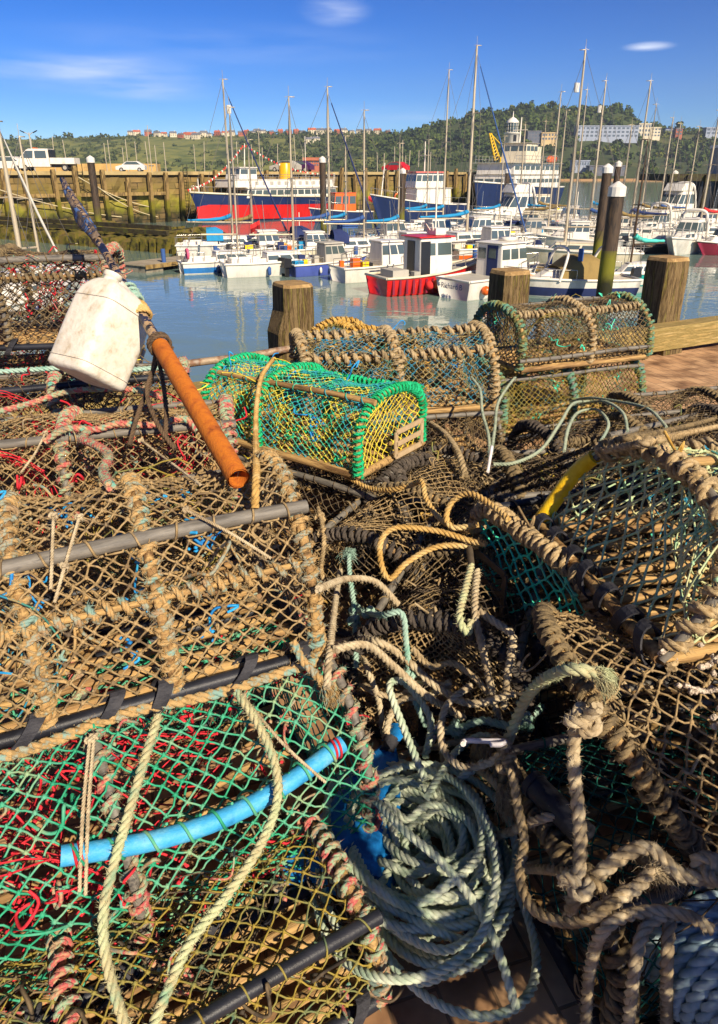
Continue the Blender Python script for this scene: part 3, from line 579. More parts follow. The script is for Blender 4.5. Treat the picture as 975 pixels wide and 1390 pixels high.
if POTS:
    hatch(P_R2,-.49,.05,.24,.03,.17,M_hatch)
    g=child('pot trimmed with bright green rope and yellow netting, on top in the middle'); 
    hatch(g,.46,-.02,.17,.03,.13,M_hatchp)
    m2=child('pot with fine tan mesh and black hatch, low beside the teal net pot'); hatch(m2,-.42,-.2,.02,.04,.17,M_blackpipe)
    # yellow sleeve on the hoop of the pale green pot
    L,W=.98,q1[2]; pf=Prof(W,.29,.10,2.3); v=np.linspace(.79,.985,12); yy,zz=pf.at(v); b=MB(); tube(b,np.stack([np.full(12,-L/2)+.60*zz,yy,zz+.012],1),.021,14); b.build('yellow_sleeve',M_yellpipe,P_R1)
    # blue pipe rail on the front of the green net pot
    pf=Prof(.60,.43,.17,2.4); x=np.linspace(-.125,.43,14); y,z=pf.at(.285); P=np.stack([x,np.full(14,y)-.03-.03*np.sin((x+.125)/.555*PI),np.full(14,z)+.01-.035*np.sin((x+.125)/.555*PI)],1); b=MB(); tube(b,P,.018,16); bp_=b.build('blue_pipe',M_bluepipe,P_B)
    b=MB(); 
    for t in np.linspace(.06,.95,9):
        c=np.array([np.interp(t,np.linspace(0,1,14),P[:,k]) for k in range(3)]); a=np.linspace(0,2*PI*1.2,14); tube(b,np.stack([c[0]+(a-3.5)*.006,c[1]+.021*np.cos(a),c[2]+.021*np.sin(a)],1),.0032,5)
    b.build('green_lashing',M_green,bp_)
    for t in(.05,.97):
        b=MB(); c=np.array([np.interp(t,np.linspace(0,1,14),P[:,k]) for k in range(3)])
        for dx in(-.006,.004): tube(b,[(c[0]+dx,c[1]+.0195*math.cos(a),c[2]+.0195*math.sin(a)) for a in np.linspace(0,2*PI,16)],.0028,5)
        b.build('red_tape',M_red,bp_)
    # barnacle crust on the netting and slats of the crusted pot
    b=MB(); r=np.random.default_rng(8); L=.95
    pf3=Prof(q3[2]+.05,.34,.14,2.2)
    def s3(x,v_):
        y,z=pf3.at(v_); return np.array((x-.72*z,y*1.01,.012+z+.012))
    for _ in range(15):
        x0,v0=r.uniform(-.32,.0),r.uniform(.16,.46); c=[s3(x0,v0)]; dx,dv=r.choice((-1,1))*.05,r.normal(0,.03)
        for k in range(1,4): c.append(s3(x0+dx*k*.6,v0+dv*k*.6)+r.normal(0,.008,3))
        c=spline(c,.006); tube(b,c,.0035+.004*r.random(len(c)),6); knots(b,c[::2]+r.normal(0,.007,c[::2].shape),.008)
    o=b.build('barnacle_crust',M_barn,P_R3); o['kind']='stuff'
# ---------------------------------------------------------------- marker buoy with its canister
def buoy():
    Pb=PD(324,650,1.60); Pt=PD(84,243,3.55); root=empty('marker_buoy',tuple(Pb)); tag(root,'marker buoy pole with orange steel weight, white canister float and rolled blue flag','marker buoy'); d=Pt-Pb; at=lambda t: d*t
    def tv(u,v):   # parameter along the pole seen at this picture height
        best=min(np.linspace(0,1,400),key=lambda t: abs((lambda q: V0-F*((q[2]-H)*CP+q[1]*SP)/(q[1]*CP-(q[2]-H)*SP))(Pb+d*t)-v)); return best
    t1=tv(0,470); b=MB(); n=14; P=np.array([at(t) for t in np.linspace(0,t1,n)]); tube(b,P,.0255,22,caps=False); T,N,Bn=frames(P); tube(b,P[::-1],0.022,22,caps=False,fr=(T[::-1],N[::-1],Bn[::-1])); 
    b.build('weight_tube',M_rust,root)
    b=MB(); P=np.array([at(t) for t in np.linspace(.02,.995,30)]); tube(b,P,np.linspace(.017,.013,30),12); b.build('pole',mat('pole wood under worn tape',['#1c2238','#232a48','#a98d6a','#1b1d2c','#8d7455'],9,.55,.2,100,hard=True,lo=.35,hi=.62),root)
    tf0,tf1=tv(0,328),.985; b=MB(); P=np.array([at(t) for t in np.linspace(tf0,tf1,40)]); T,N,Bn=frames(P); q=np.linspace(0,1,40); k=18; V=[]
    for i in range(40):
        w=.014+.017*math.sin(PI*min(1,q[i]*.95+.08))**.8
        for j in range(k): a=2*PI*j/k; f=w*(1+.22*math.sin(4*a+q[i]*9)+.10*math.sin(9*a+q[i]*23)); V.append(P[i]+N[i]*f*math.cos(a)*.8+Bn[i]*f*math.sin(a)-np.array((0,0,.022*math.sin(PI*q[i]))))
    b.add(V,ringfaces(40,k)); b.build('rolled_flag',mat('rolled blue and brown flag cloth',['#27406e','#5b7bb0','#2a2f42','#6b5a48','#8a7660','#1f2740'],9,.7,.5,60,lo=.32,hi=.68,stretch=(1,1,.4)),root)
    b=MB(); r=np.random.default_rng(4)
    for c0,m_,nn,R_ in((tv(0,402),0,9,.028),(tv(0,425),1,6,.026)):
        for i in range(nn):
            c=at(c0+r.normal(0,.012)); a=np.linspace(0,2*PI*1.3,26); nn_,bb_=N[0],Bn[0]; tl=r.normal(0,.5); rope3(b,c+R_*(np.cos(a)[:,None]*nn_+np.sin(a)[:,None]*bb_)+nrm(d)*(.012*np.sin(a+tl)*1.4)[:,None],.0065,m_,5,fz=200)
    b.build('lashing',[R_teal,R_gold],root)
    b=MB(); a=np.linspace(0,2*PI*2.2,50); c=at(t1-.004); rope3(b,c+.031*(np.cos(a)[:,None]*N[0]+np.sin(a)[:,None]*Bn[0])+nrm(d)*(a*.003)[:,None],.006,0,5); b.build('tube_lashing',R_brown,root)
    # canister float
    bot=PD(116,514,2.26)-Pb; top=PD(166,392,2.30)-Pb; ax=top-bot; h=np.linalg.norm(ax)*1.03; z=ax/np.linalg.norm(ax); view=nrm(bot+Pb-np.array((0,0,H))); xx=nrm(np.cross(view,z)); yy=np.cross(z,xx)
    M=Matrix(((xx[0],yy[0],z[0],bot[0]),(xx[1],yy[1],z[1],bot[1]),(xx[2],yy[2],z[2],bot[2]),(0,0,0,1)))@Matrix.Rotation(rad(38),4,'Z')
    can=MB(); k=40; rows=[]; 
    for t,s_ in((0,.80),(.012,.93),(.04,1.0),(.10,1.0),(.115,.985),(.13,1.0),(.5,1.01),(.70,1.0),(.76,.985),(.82,.93),(.88,.80),(.93,.62),(.96,.45),(.972,.30),(.975,.2)):
        for j in range(k): a=2*PI*j/k; c_,s__=math.cos(a),math.sin(a); e_=.30; x=.098*s_*np.sign(c_)*abs(c_)**e_; y=.092*s_*np.sign(s__)*abs(s__)**e_; rows.append((x-.052*(1-s_)*(t>.5),y,h*t))
    can.add(rows,ringfaces(15,k)); can.add(rows[:k],P=[list(range(k))[::-1]]); can.add(rows[-k:],P=[list(range(k))]); o=can.build('canister',M_white,root); o.matrix_local=M
    b=MB(); tube(b,spline([(-.045,0,h*.95),(-.035,0,h*.985),(.0,0,h*.975),(.055,0,h*.90),(.085,0,h*.78),(.082,0,h*.70)],.01),.017,10); b.build('canister_handle',M_white,o)
    b=MB(); tube(b,[(-.05,0,h*.95),(-.05,0,h*1.0),(-.05,0,h*1.005),(-.05,0,h*1.045)],[.024,.024,.029,.029],16); b.build('canister_cap',M_white,o)
    for s_ in(.112,.745): b=MB(); tube(b,[(.099*np.sign(math.cos(a))*abs(math.cos(a))**.30,.093*np.sign(math.sin(a))*abs(math.sin(a))**.30,h*s_) for a in np.linspace(.001,2*PI+.001,41)],.0016,5); b.build('moulded_rib',M_white,o)
buoy()
# ---------------------------------------------------------------- the quay, the water
ED=np.array((math.cos(rad(27.9)),math.sin(rad(27.9)),0)); EN=np.array((-ED[1],ED[0],0)); E0=np.array((-.98,4.37,0))
def nodes(name):
    m=bpy.data.materials.new(name); m.use_nodes=True; return m,m.node_tree.nodes,m.node_tree.links,m.node_tree.nodes['Principled BSDF']
def ramp(N,cols,pos):
    r=N.new('ShaderNodeValToRGB'); e=r.color_ramp.elements
    while len(e)<len(cols): e.new(.5)
    for i,(c,p_) in enumerate(zip(cols,pos)): e[i].position=p_; e[i].color=(*(hexc(c) if isinstance(c,str) else c),1)
    return r
def paver_mat():
    m,N,L,b=nodes('brick paving'); tc=N.new('ShaderNodeTexCoord'); mp=N.new('ShaderNodeMapping'); mp.inputs['Rotation'].default_value=(0,0,rad(73)); L.new(tc.outputs['Object'],mp.inputs[0])
    br=N.new('ShaderNodeTexBrick'); br.inputs['Scale'].default_value=1; br.inputs['Brick Width'].default_value=.21; br.inputs['Row Height'].default_value=.105; br.inputs['Mortar Size'].default_value=.004; br.inputs['Mortar Smooth'].default_value=.3
    br.inputs['Color1'].default_value=(*hexc('#b98f66'),1); br.inputs['Color2'].default_value=(*hexc('#cda57a'),1); br.inputs['Mortar'].default_value=(*hexc('#8a6f52'),1)
    L.new(mp.outputs[0],br.inputs['Vector'])
    n=N.new('ShaderNodeTexNoise'); n.inputs['Scale'].default_value=5; n.inputs['Detail'].default_value=6; L.new(tc.outputs['Object'],n.inputs['Vector'])
    r=ramp(N,['#77604a','#ffffff'],[.34,.60]); L.new(n.outputs['Fac'],r.inputs[0])
    mx=N.new('ShaderNodeMix'); mx.data_type='RGBA'; mx.blend_type='MULTIPLY'; mx.inputs[0].default_value=.85; L.new(br.outputs['Color'],mx.inputs[6]); L.new(r.outputs[0],mx.inputs[7]); L.new(mx.outputs[2],b.inputs['Base Color'])
    bp=N.new('ShaderNodeBump'); bp.inputs['Strength'].default_value=.5; bp.inputs['Distance'].default_value=.006; L.new(br.outputs['Fac'],bp.inputs['Height']); bp.invert=True; L.new(bp.outputs[0],b.inputs['Normal']); b.inputs['Roughness'].default_value=.85
    return m
def water_mat():
    m,N,L,b=nodes('harbour water'); b.inputs['Base Color'].default_value=(.15,.225,.195,1); b.inputs['Roughness'].default_value=.04; b.inputs['IOR'].default_value=1.33; b.inputs['Specular IOR Level'].default_value=.6
    tc=N.new('ShaderNodeTexCoord'); acc=None
    for sc,st,dist in(((.55,.9,1),.16,.10),((2.2,3.4,1),.20,.03),((.10,.16,1),.2,.3)):
        mp=N.new('ShaderNodeMapping'); mp.inputs['Scale'].default_value=sc; mp.inputs['Rotation'].default_value=(0,0,.4); L.new(tc.outputs['Object'],mp.inputs[0])
        n=N.new('ShaderNodeTexNoise'); n.inputs['Scale'].default_value=1; n.inputs['Detail'].default_value=2; n.inputs['Distortion'].default_value=.6; L.new(mp.outputs[0],n.inputs['Vector'])
        bp=N.new('ShaderNodeBump'); bp.inputs['Strength'].default_value=st; bp.inputs['Distance'].default_value=dist; L.new(n.outputs['Fac'],bp.inputs['Height'])
        if acc is not None: L.new(acc.outputs[0],bp.inputs['Normal'])
        acc=bp
    L.new(acc.outputs[0],b.inputs['Normal']); return m
A=E0-ED*14+EN*.5; Bq=E0+ED*16+EN*.5
b=MB(); q=[A,Bq,Bq-EN*20,A-EN*20]; hexa(b,[(*x[:2],-.6) for x in q][::-1]+[(*x[:2],0) for x in q][::-1]); tag(b.build('quay_deck',paver_mat(),smooth=False),kind='structure')
M_conc=mat('stained concrete',['#6a6458','#8b8474','#4d4a40'],2,.9,.4,40)
b=MB(); q=[A-EN*.04,Bq-EN*.04,Bq-EN*19.9,A-EN*19.9]; hexa(b,[(*x[:2],-7) for x in q][::-1]+[(*x[:2],-.602) for x in q][::-1]); tag(b.build('quay_wall',M_conc,smooth=False),'concrete wall of the near quay below the brick paving','quay wall')
b=MB(); b.add([(-2500,-300,WZ),(2500,-300,WZ),(2500,2600,WZ),(-2500,2600,WZ)],[(0,1,2,3)]); tag(b.build('harbour_water',water_mat(),smooth=False),kind='structure')
b=MB(); b.add([(-2600,-400,-9),(2600,-400,-9),(2600,2700,-9),(-2600,2700,-9)],[(0,1,2,3)]); tag(b.build('seabed',mat('mud',['#3a352a','#4c4536'],.1)),kind='structure')
M_post=mat('weathered post timber',['#3f3020','#6a563a','#85714c','#4b3a27','#7d7238','#94835c'],6,.95,1.,50,detail=7,stretch=(6,6,.45),lo=.28,hi=.72)
M_posttop=mat('cut post end timber',['#a98a5a','#8c7048','#b99a68'],9,.9,.5,90)
M_kerb=mat('pale weathered kerb timber',['#8f7748','#b5985f','#857442','#a08a55','#c0a674'],6,.9,.8,60,detail=7,stretch=(.4,6,6),lo=.3,hi=.7)
def post(label,u,v,w=.27,notch=False,cut=.03):
    # stands just outboard of the kerb
    o=None
    for k in range(200):
        t=-2+k*.05; p=E0+ED*t+EN*.34
        d=ray(u,v); 
        if p[0]/p[1]>=d[0]/d[1]: break
    z=H+d[2]/d[1]*p[1]; r=empty('mooring_post',(p[0],p[1],0),27.9); tag(r,label,'mooring post','timber mooring posts along the quay edge')
    b=MB(); n=12; zs=np.linspace(-.9,z-.0,n); ch=.035
    sq=np.array([(-w/2+ch,-w/2),(w/2-ch,-w/2),(w/2,-w/2+ch),(w/2,w/2-ch),(w/2-ch,w/2),(-w/2+ch,w/2),(-w/2,w/2-ch),(-w/2,-w/2+ch)])
    V=[]
    for i,zz in enumerate(zs):
        s=sq*(1+.012*math.sin(i*2.1)); s=s.copy()
        if notch and zz>z-.20: s[[0,5,6,7],0]+=.05
        V.append(np.column_stack([s,np.full(8,zz)]))
    b.add(np.concatenate(V),ringfaces(n,8)); b.build('post_timber',M_post,r,smooth=False)
    b=MB(); top=V[-1]; V2=np.concatenate([top,np.column_stack([top[:,:2]*.93,np.full(8,z+cut)])]); b.add(V2,ringfaces(2,8)); b.add(V2[8:],P=[list(range(8))]); b.build('post_top',M_posttop,r,smooth=False)
post('weathered timber mooring post left of the stacked pots, notched on its left side',390,388,.27,True,.02)
post('middle timber mooring post rising behind the arched right pot',691,371,.26)
post('mooring post with a lit yellow side above the timber kerb at the right',905,353,.29)
for lb,t0,t1 in(('timber kerb beam on the quay edge at the left behind the pots',-7,1.2),('long pale timber kerb beam at the right edge of the paving',1.215,9)):
    c=E0+ED*(t0+t1)/2+EN*.11; L=t1-t0; b=MB(); ch=.02; w=.11
    prof=[(-w,.0),(w,.0),(w,.2-ch),(w-ch,.2),(-w+ch,.2),(-w,.2-ch)]
    V=[(x,y,z+.055) for x in np.linspace(-L/2,L/2,14) for y,z in prof]
    b.add(V,ringfaces(14,6)); b.add(V[:6],P=[[5,4,3,2,1,0]]); b.add(V[-6:],P=[[0,1,2,3,4,5]])
    r=empty('timber_kerb',(c[0],c[1],0),27.9); tag(r,lb,'kerb beam'); b.build('beam',M_kerb,r,smooth=False)
    for x in np.arange(-L/2+.3,L/2,1.4): b=MB(); box(b,x-.12,x+.12,-.09,.09,.0,.057); b.build('bearer_block',M_post,r,smooth=False)
r=empty('ladder_rail',(*(E0+ED*.78+EN*.2)[:2],0),27.9); tag(r,'bent steel ladder handrail at the quay edge by the orange tube','handrail')
b=MB(); z=.0; tube(b,spline([(0,0,0),(0,0,.30),(-.02,0,.37),(-.09,0,.40),(-.4,0,.385),(-1.0,0,.37),(-1.1,0,.3),(-1.12,0,0)],.02),.024,10); b.build('handrail_pipe',mat('rusty galvanised pipe',['#8a7a68','#a3917a','#7a5a44','#94877a'],9,.6,.2,200,metal=.2),r)

# ---------------------------------------------------------------- far stone pier
M_gold=mat('weathered pier timber',['#6f5a35','#9c8250','#5c4a2e','#b0925a'],1.2,.9,.3,8,stretch=(1,1,.35))
def tide(m,dark='#26260e',mid='#6a6418',z0=-4.6,z1=-1.6,loc=0):
    nt=m.node_tree; N=nt.nodes; L=nt.links; b=N['Principled BSDF']; src=b.inputs['Base Color'].links[0].from_socket; tc=next(n for n in N if n.type=='TEX_COORD'); sx=N.new('ShaderNodeSeparateXYZ'); L.new(tc.outputs['Object'],sx.inputs[0])
    n=N.new('ShaderNodeTexNoise'); n.inputs['Scale'].default_value=1.6; n.inputs['Detail'].default_value=5; L.new(tc.outputs['Object'],n.inputs['Vector']); a=N.new('ShaderNodeMath'); a.operation='MULTIPLY_ADD'; L.new(n.outputs['Fac'],a.inputs[0]); a.inputs[1].default_value=1.6; L.new(sx.outputs['Z'],a.inputs[2])
    mr=N.new('ShaderNodeMapRange'); L.new(a.outputs[0],mr.inputs[0]); mr.inputs[1].default_value=z0; mr.inputs[2].default_value=z1; rp=ramp(N,[dark,dark,mid,mid],[0,.35,.6,1]); L.new(mr.outputs[0],rp.inputs[0])
    f=N.new('ShaderNodeMapRange'); L.new(mr.outputs[0],f.inputs[0]); f.inputs[1].default_value=.7; f.inputs[2].default_value=1.; f.inputs[3].default_value=1; f.inputs[4].default_value=0
    mx=N.new('ShaderNodeMix'); mx.data_type='RGBA'; L.new(f.outputs[0],mx.inputs[0]); L.new(src,mx.inputs[6]); L.new(rp.outputs[0],mx.inputs[7]); L.new(mx.outputs[2],b.inputs['Base Color'])
M_fend=mat('tide marked pier timber',['#6f5a35','#8c7346','#5c4a2e','#a58a56'],1.2,.9,.3,8,stretch=(1,1,.35)); tide(M_fend)
M_wetdark=mat('dark wet timber',['#2a241a','#3c3522','#4a4a1e'],2,.8,.3,8)
def pier_mat():
    m,N,L,b=nodes('algae covered masonry'); b.inputs['Roughness'].default_value=.9
    tc=N.new('ShaderNodeTexCoord'); mp=N.new('ShaderNodeMapping'); mp.inputs['Rotation'].default_value=(rad(90),0,0); L.new(tc.outputs['Object'],mp.inputs[0])
    br=N.new('ShaderNodeTexBrick'); br.inputs['Scale'].default_value=1; br.inputs['Brick Width'].default_value=1.5; br.inputs['Row Height'].default_value=.62; br.inputs['Mortar Size'].default_value=.05
    for k,c in(('Color1','#8f7544'),('Color2','#54452a'),('Mortar','#1c160a')): br.inputs[k].default_value=(*hexc(c),1)
    L.new(mp.outputs[0],br.inputs['Vector'])
    n=N.new('ShaderNodeTexNoise'); n.inputs['Scale'].default_value=.8; n.inputs['Detail'].default_value=7; n.inputs['Roughness'].default_value=.7; L.new(tc.outputs['Object'],n.inputs['Vector'])
    sx=N.new('ShaderNodeSeparateXYZ'); L.new(tc.outputs['Object'],sx.inputs[0])
    ad=N.new('ShaderNodeMath'); ad.operation='MULTIPLY_ADD'; L.new(n.outputs['Fac'],ad.inputs[0]); ad.inputs[1].default_value=2.2; L.new(sx.outputs['Z'],ad.inputs[2])
    mr=N.new('ShaderNodeMapRange'); L.new(ad.outputs[0],mr.inputs[0]); mr.inputs[1].default_value=-3.2; mr.inputs[2].default_value=3.2
    al=ramp(N,['#15130b','#2a2a0e','#6f6d16','#8f8630','#75662c','#6d5a34'],[.1,.26,.38,.48,.62,.9]); L.new(mr.outputs[0],al.inputs[0])
    n2=N.new('ShaderNodeTexNoise'); n2.inputs['Scale'].default_value=.55; n2.inputs['Detail'].default_value=6; L.new(tc.outputs['Object'],n2.inputs['Vector'])
    r2=ramp(N,[(0,0,0),(1,1,1)],[.38,.6]); L.new(n2.outputs['Fac'],r2.inputs[0])
    mx=N.new('ShaderNodeMix'); mx.data_type='RGBA'; L.new(r2.outputs[0],mx.inputs[0]); L.new(br.outputs['Color'],mx.inputs[6]); L.new(al.outputs[0],mx.inputs[7]); L.new(mx.outputs[2],b.inputs['Base Color'])
    bp=N.new('ShaderNodeBump'); bp.inputs['Distance'].default_value=.35; bp.inputs['Strength'].default_value=1.; L.new(n2.outputs['Fac'],bp.inputs['Height']); L.new(bp.outputs[0],b.inputs['Normal'])
    return m
M_pier=pier_mat(); M_pierdeck=mat('pier paving',['#9c8a62','#b09a6a','#8a7a55'],.3,.9)
PZT=1.75; PD0=np.array((-12.9,93.2,0)); PE=np.array((math.sqrt(.5),math.sqrt(.5),0)); PN=np.array((math.sqrt(.5),-math.sqrt(.5),0))  # along, towards us
def pier_at(t,off=0,z=0): p=PD0+PE*t+PN*off; return (p[0],p[1],z)
r=empty('stone_pier',pier_at(0,0,0),45); tag(r,'long stone pier wall with yellow green algae behind the ferry','pier')
T0,T1=-90,62
b=MB(); hexa(b,[(T0,.5,-9),(T0,14,-9),(T1,14,-9),(T1,.5,-9)][::-1]+[(T0,.9,PZT-.35),(T0,14,PZT-.35),(T1,14,PZT-.35),(T1,.9,PZT-.35)][::-1])
V=[];nx,nz=160,10
for i in range(nx+1):
    for j in range(nz+1):
        x=T0+(T1-T0)*i/nx; z=-8.9+(PZT+8.5)*j/nz; V.append((x,.25+.05*(z>0)-.42*random.random()**2*(z<1.2),z))
f=[(i*(nz+1)+j,(i+1)*(nz+1)+j,(i+1)*(nz+1)+j+1,i*(nz+1)+j+1) for i in range(nx) for j in range(nz)]
b.add(V,f); b.build('pier_wall',M_pier,r,smooth=False)
b=MB(); box(b,T0,T1,-.1,.9,PZT-.35,PZT); box(b,T0,T1,.902,14,PZT-.34,PZT-.01); b.build('pier_coping',M_pierdeck,r,smooth=False)
fa=PZ(-70,318,WZ); fb_=PZ(240,345,WZ); fd=fb_-fa; fl=np.linalg.norm(fd[:2]); fyaw=math.degrees(math.atan2(fd[1],fd[0]))
r=empty('stone_footing',tuple(fa),fyaw); tag(r,'weedy stepped stone footing with timber ledges in the water before the far pier','footing')
b=MB(); x=0
while x<fl:
    w=random.uniform(.9,1.4); h_=random.uniform(.5,1.0); g=random.uniform(.15,.35)
    hexa(b,[(x,-.5-random.random()*.5,-4),(x+w,-.6,-4),(x+w,3,-4),(x,3,-4),(x+g,-.1,h_),(x+w-g,-.05,h_*.9),(x+w-g*.5,3,1.1),(x+g*.5,3,1.15)]); x+=w*1.02
for k in range(60):
    x0=-30+k*(fl+28)/60; w=(fl+28)/60; y0=1.2; j=random.random
    hexa(b,[(x0,1.2,-4),(x0+w,1.2,-4),(x0+w,8,-4),(x0,8,-4),(x0,1.6+j()*.3,.9+j()*.4),(x0+w,1.6+j()*.3,.9+j()*.4),(x0+w,7,.5+j()*.8),(x0,7,.5+j()*.8)])
b.build('footing_stone',mat('weedy dark stone',['#17150c','#2f2b14','#5a5418','#6b5a2c','#2a2412'],1.1,.95,1.,4,detail=7,lo=.3,hi=.68),r,smooth=False)
for y,z,w in((.9,1.18,.13),(1.7,1.45,.12)): b=MB(); box(b,-25,fl-1-y*.8,y-w,y+w,z-.14,z+.14); b.build('timber_ledge',M_wetdark,r,smooth=False)
for k,(t0,t1,z,o) in enumerate(((-46,-12,-.45,.35),)):
    b=MB(); box(b,0,t1-t0,-.16,.16,-.17,.17); o_=b.build('timber_waling',M_gold if k==0 else M_wetdark,None,smooth=False); o_.location=pier_at(t0,o,z); o_.rotation_euler.z=rad(45)
    tag(o_,('tan timber waling beam across the upper pier wall at the left','dark weedy timber ledge on the pier footing, upper one','dark weedy timber ledge nearest the water on the pier footing')[k],'timber beam')
b=MB(); hexa(b,[(-.2,-.2,-5.5),(.2,-.2,-5.5),(.2,.2,-5.5),(-.2,.2,-5.5),(-.18,-.18,.0),(.18,-.18,.0),(.18,.18,.0),(-.18,.18,.0)]); fp=b.build('fender_pile',M_fend,None,smooth=False)
tag(fp,'tall weathered timber fender pile standing against the far stone pier wall','fender pile','timber fender piles on the far pier')
first=True; t=-47.
while t<46:
    o=fp if first else fp.copy()
    if not first: COL.objects.link(o)
    first=False; o.location=pier_at(t,.45+.1*random.random(),PZT+random.choice((-.1,-.25,.5,.15,-.6))); o.rotation_euler=(rad(random.uniform(-2,2)),rad(random.uniform(-3,3)),rad(45)); t+=random.uniform(1.6,2.9)
def ladder(label,t):
    r=empty('quay_ladder',pier_at(t,.42,0),45); tag(r,label,'ladder'); 
    for x in(-.25,.25): b=MB(); tube(b,[(x,0,-3.6),(x,0,PZT+.7)],.035,5); b.build('stile',M_wetdark,r)
    for z in np.arange(-3.3,PZT,.33): b=MB(); tube(b,[(-.25,0,z),(.25,0,z)],.022,4); b.build('rung',M_wetdark,r)
ladder('iron ladder down the far pier wall nearest the ferry bow',-9.3); ladder('iron ladder down the far pier wall left of the capped pile',-21.4)
# outer harbour wall beyond
b=MB(); box(b,-80,66,-2,2,-9,3.3); o=b.build('outer_harbour_wall',mat('sandy stone wall',['#b08c52','#c8a060','#94764a'],.25,.9),None,smooth=False); o.location=(-105,150,0); o.rotation_euler.z=rad(2); tag(o,'sandy coloured outer harbour wall behind the van at the left','harbour wall')
# steel mooring piles in the harbour
M_pile=mat('tarred pile with rust and weed',['#3a3029','#4f4032','#2f2823','#5e4a35'],1.1,.7,.3,20,stretch=(3,3,.5))
M_pilew=mat('pile weed zone',['#3a3029','#4f4032','#2f2823','#5e4a35'],1.1,.8,.5,20,stretch=(3,3,.5)); tide(M_pilew,'#22220c','#6a681a',.2,3.4); M_cap=mat('grey white pile cap',['#c9c4bb','#dad6cd'],3,.5)
def pile(label,ub,vb,vt,wpx):
    p=PZ(ub,vb,WZ); D=p[1]; dep=D*CP-(WZ-H)*SP; R_=max(.16,wpx/2*dep/F); zt=PY(ub,vt,D)[2]
    r=empty('mooring_pile',(p[0],p[1],WZ)); tag(r,label,'mooring pile','tall capped mooring piles in the harbour'); h=zt-WZ
    b=MB(); tube(b,[(0,0,-5),(0,0,-.3),(0,0,h*.45)],[R_*1.02,R_*1.02,R_],14); b.build('weedy_foot',M_pilew,r)
    b=MB(); tube(b,[(0,0,h*.45),(0,0,h-R_*1.6)],[R_*.995,R_*.98],14,caps=False); b.build('pile_shaft',M_pile,r)
    b=MB(); tube(b,[(0,0,h-R_*1.8),(0,0,h-R_*.7),(0,0,h-R_*.6),(0,0,h)],[R_*1.12,R_*1.12,R_*1.05,.04],14); b.build('pile_cap',M_cap,r,smooth=False)
pile('mooring pile with white cap in front of the far pier at the left',138,330,211,9.5)
pile('brown capped pile beside the stern of the red and blue ferry',440,330,212,8.5)
pile('capped pile before the bow of the blue fishing boat',545,322,228,7.5)
pile('thickest and nearest weedy mooring pile, at the teal sailing boat',818,412,246,20)
pile('slimmer mooring pile with a weedy foot left of the thickest pile',806,383,222,12.5)
pile('mooring pile peeping out just behind the two right piles',826,330,218,8)
pile('dark leaning capped pile near the big white cruisers',907,297,231,7)
pile('short dark pile beside the red flag in front of the white ship',684,305,228,7)
pile('dark pile to the right of the red flag',695,300,243,6)
# ---------------------------------------------------------------- boats
def paint(name,c,rough=.35,var=.86):
    c=hexc(c) if isinstance(c,str) else c
    return mat(name,[tuple(x*.72*k for x,k in zip(c,(1,.95,.85))),tuple(x*var for x in c),c,tuple(min(1,x*1.05) for x in c)],1.6,rough,.06,6,spec=.5,detail=7,lo=.27,hi=.6,stretch=(1.5,1.5,.5))
B_white=paint('white boat paint','#dcd6ca'); B_cream=paint('cream boat paint','#d2c7ac'); B_red=paint('red boat paint','#c4201f'); B_navy=paint('navy boat paint','#1d2c55'); B_blue=paint('blue boat paint','#2a72b5'); B_teal=paint('teal boat paint','#1f9b92')
B_maroon=paint('maroon boat paint','#7c1f35'); B_grey=paint('grey boat deck','#a9a498',.7); B_teak=paint('teak deck','#9a7a50',.8); B_dark=paint('black boat paint','#1d1e22'); B_orange=paint('orange boat paint','#e0621a'); B_yellow=paint('yellow funnel paint','#d9a512'); B_rust=paint('antifouling red brown','#7a3426',.7)
C_blue=paint('bright blue canvas','#35568f',.9); C_turq=paint('turquoise canvas','#1f86b8',.9); C_navy=paint('navy canvas','#1f2d5c',.9); C_aqua=paint('aqua canvas','#4fc3b4',.9); C_red=paint('red cloth','#d22a2a',.9); C_tan=paint('tan canvas','#8a7443',.9); C_yel=paint('yellow cloth','#e8c21c',.9); C_pink=paint('pink lifebuoy','#dd5a7a',.7)
M_mast=mat('anodised mast',['#b7a88e','#cbbca0'],.8,.4,metal=.3); M_mastw=mat('white mast',['#d8cfbf','#e4dccd'],.8,.4); M_mastd=mat('varnished dark mast',['#3d2e22','#54402c'],.8,.5)
M_wire=mat('rigging wire',['#6a6560'],1,.5); M_rail=mat('stainless rail',['#c9c4ba'],1,.25,metal=.8); M_engine=mat('black outboard cowl',['#1c1d20'],1,.35)
M_window=bpy.data.materials.new('boat glass'); M_window.use_nodes=True; bb=M_window.node_tree.nodes['Principled BSDF']; bb.inputs['Base Color'].default_value=(.07,.095,.095,1); bb.inputs['Roughness'].default_value=.12; bb.inputs['Specular IOR Level'].default_value=.8
BG='boats moored in the harbour'
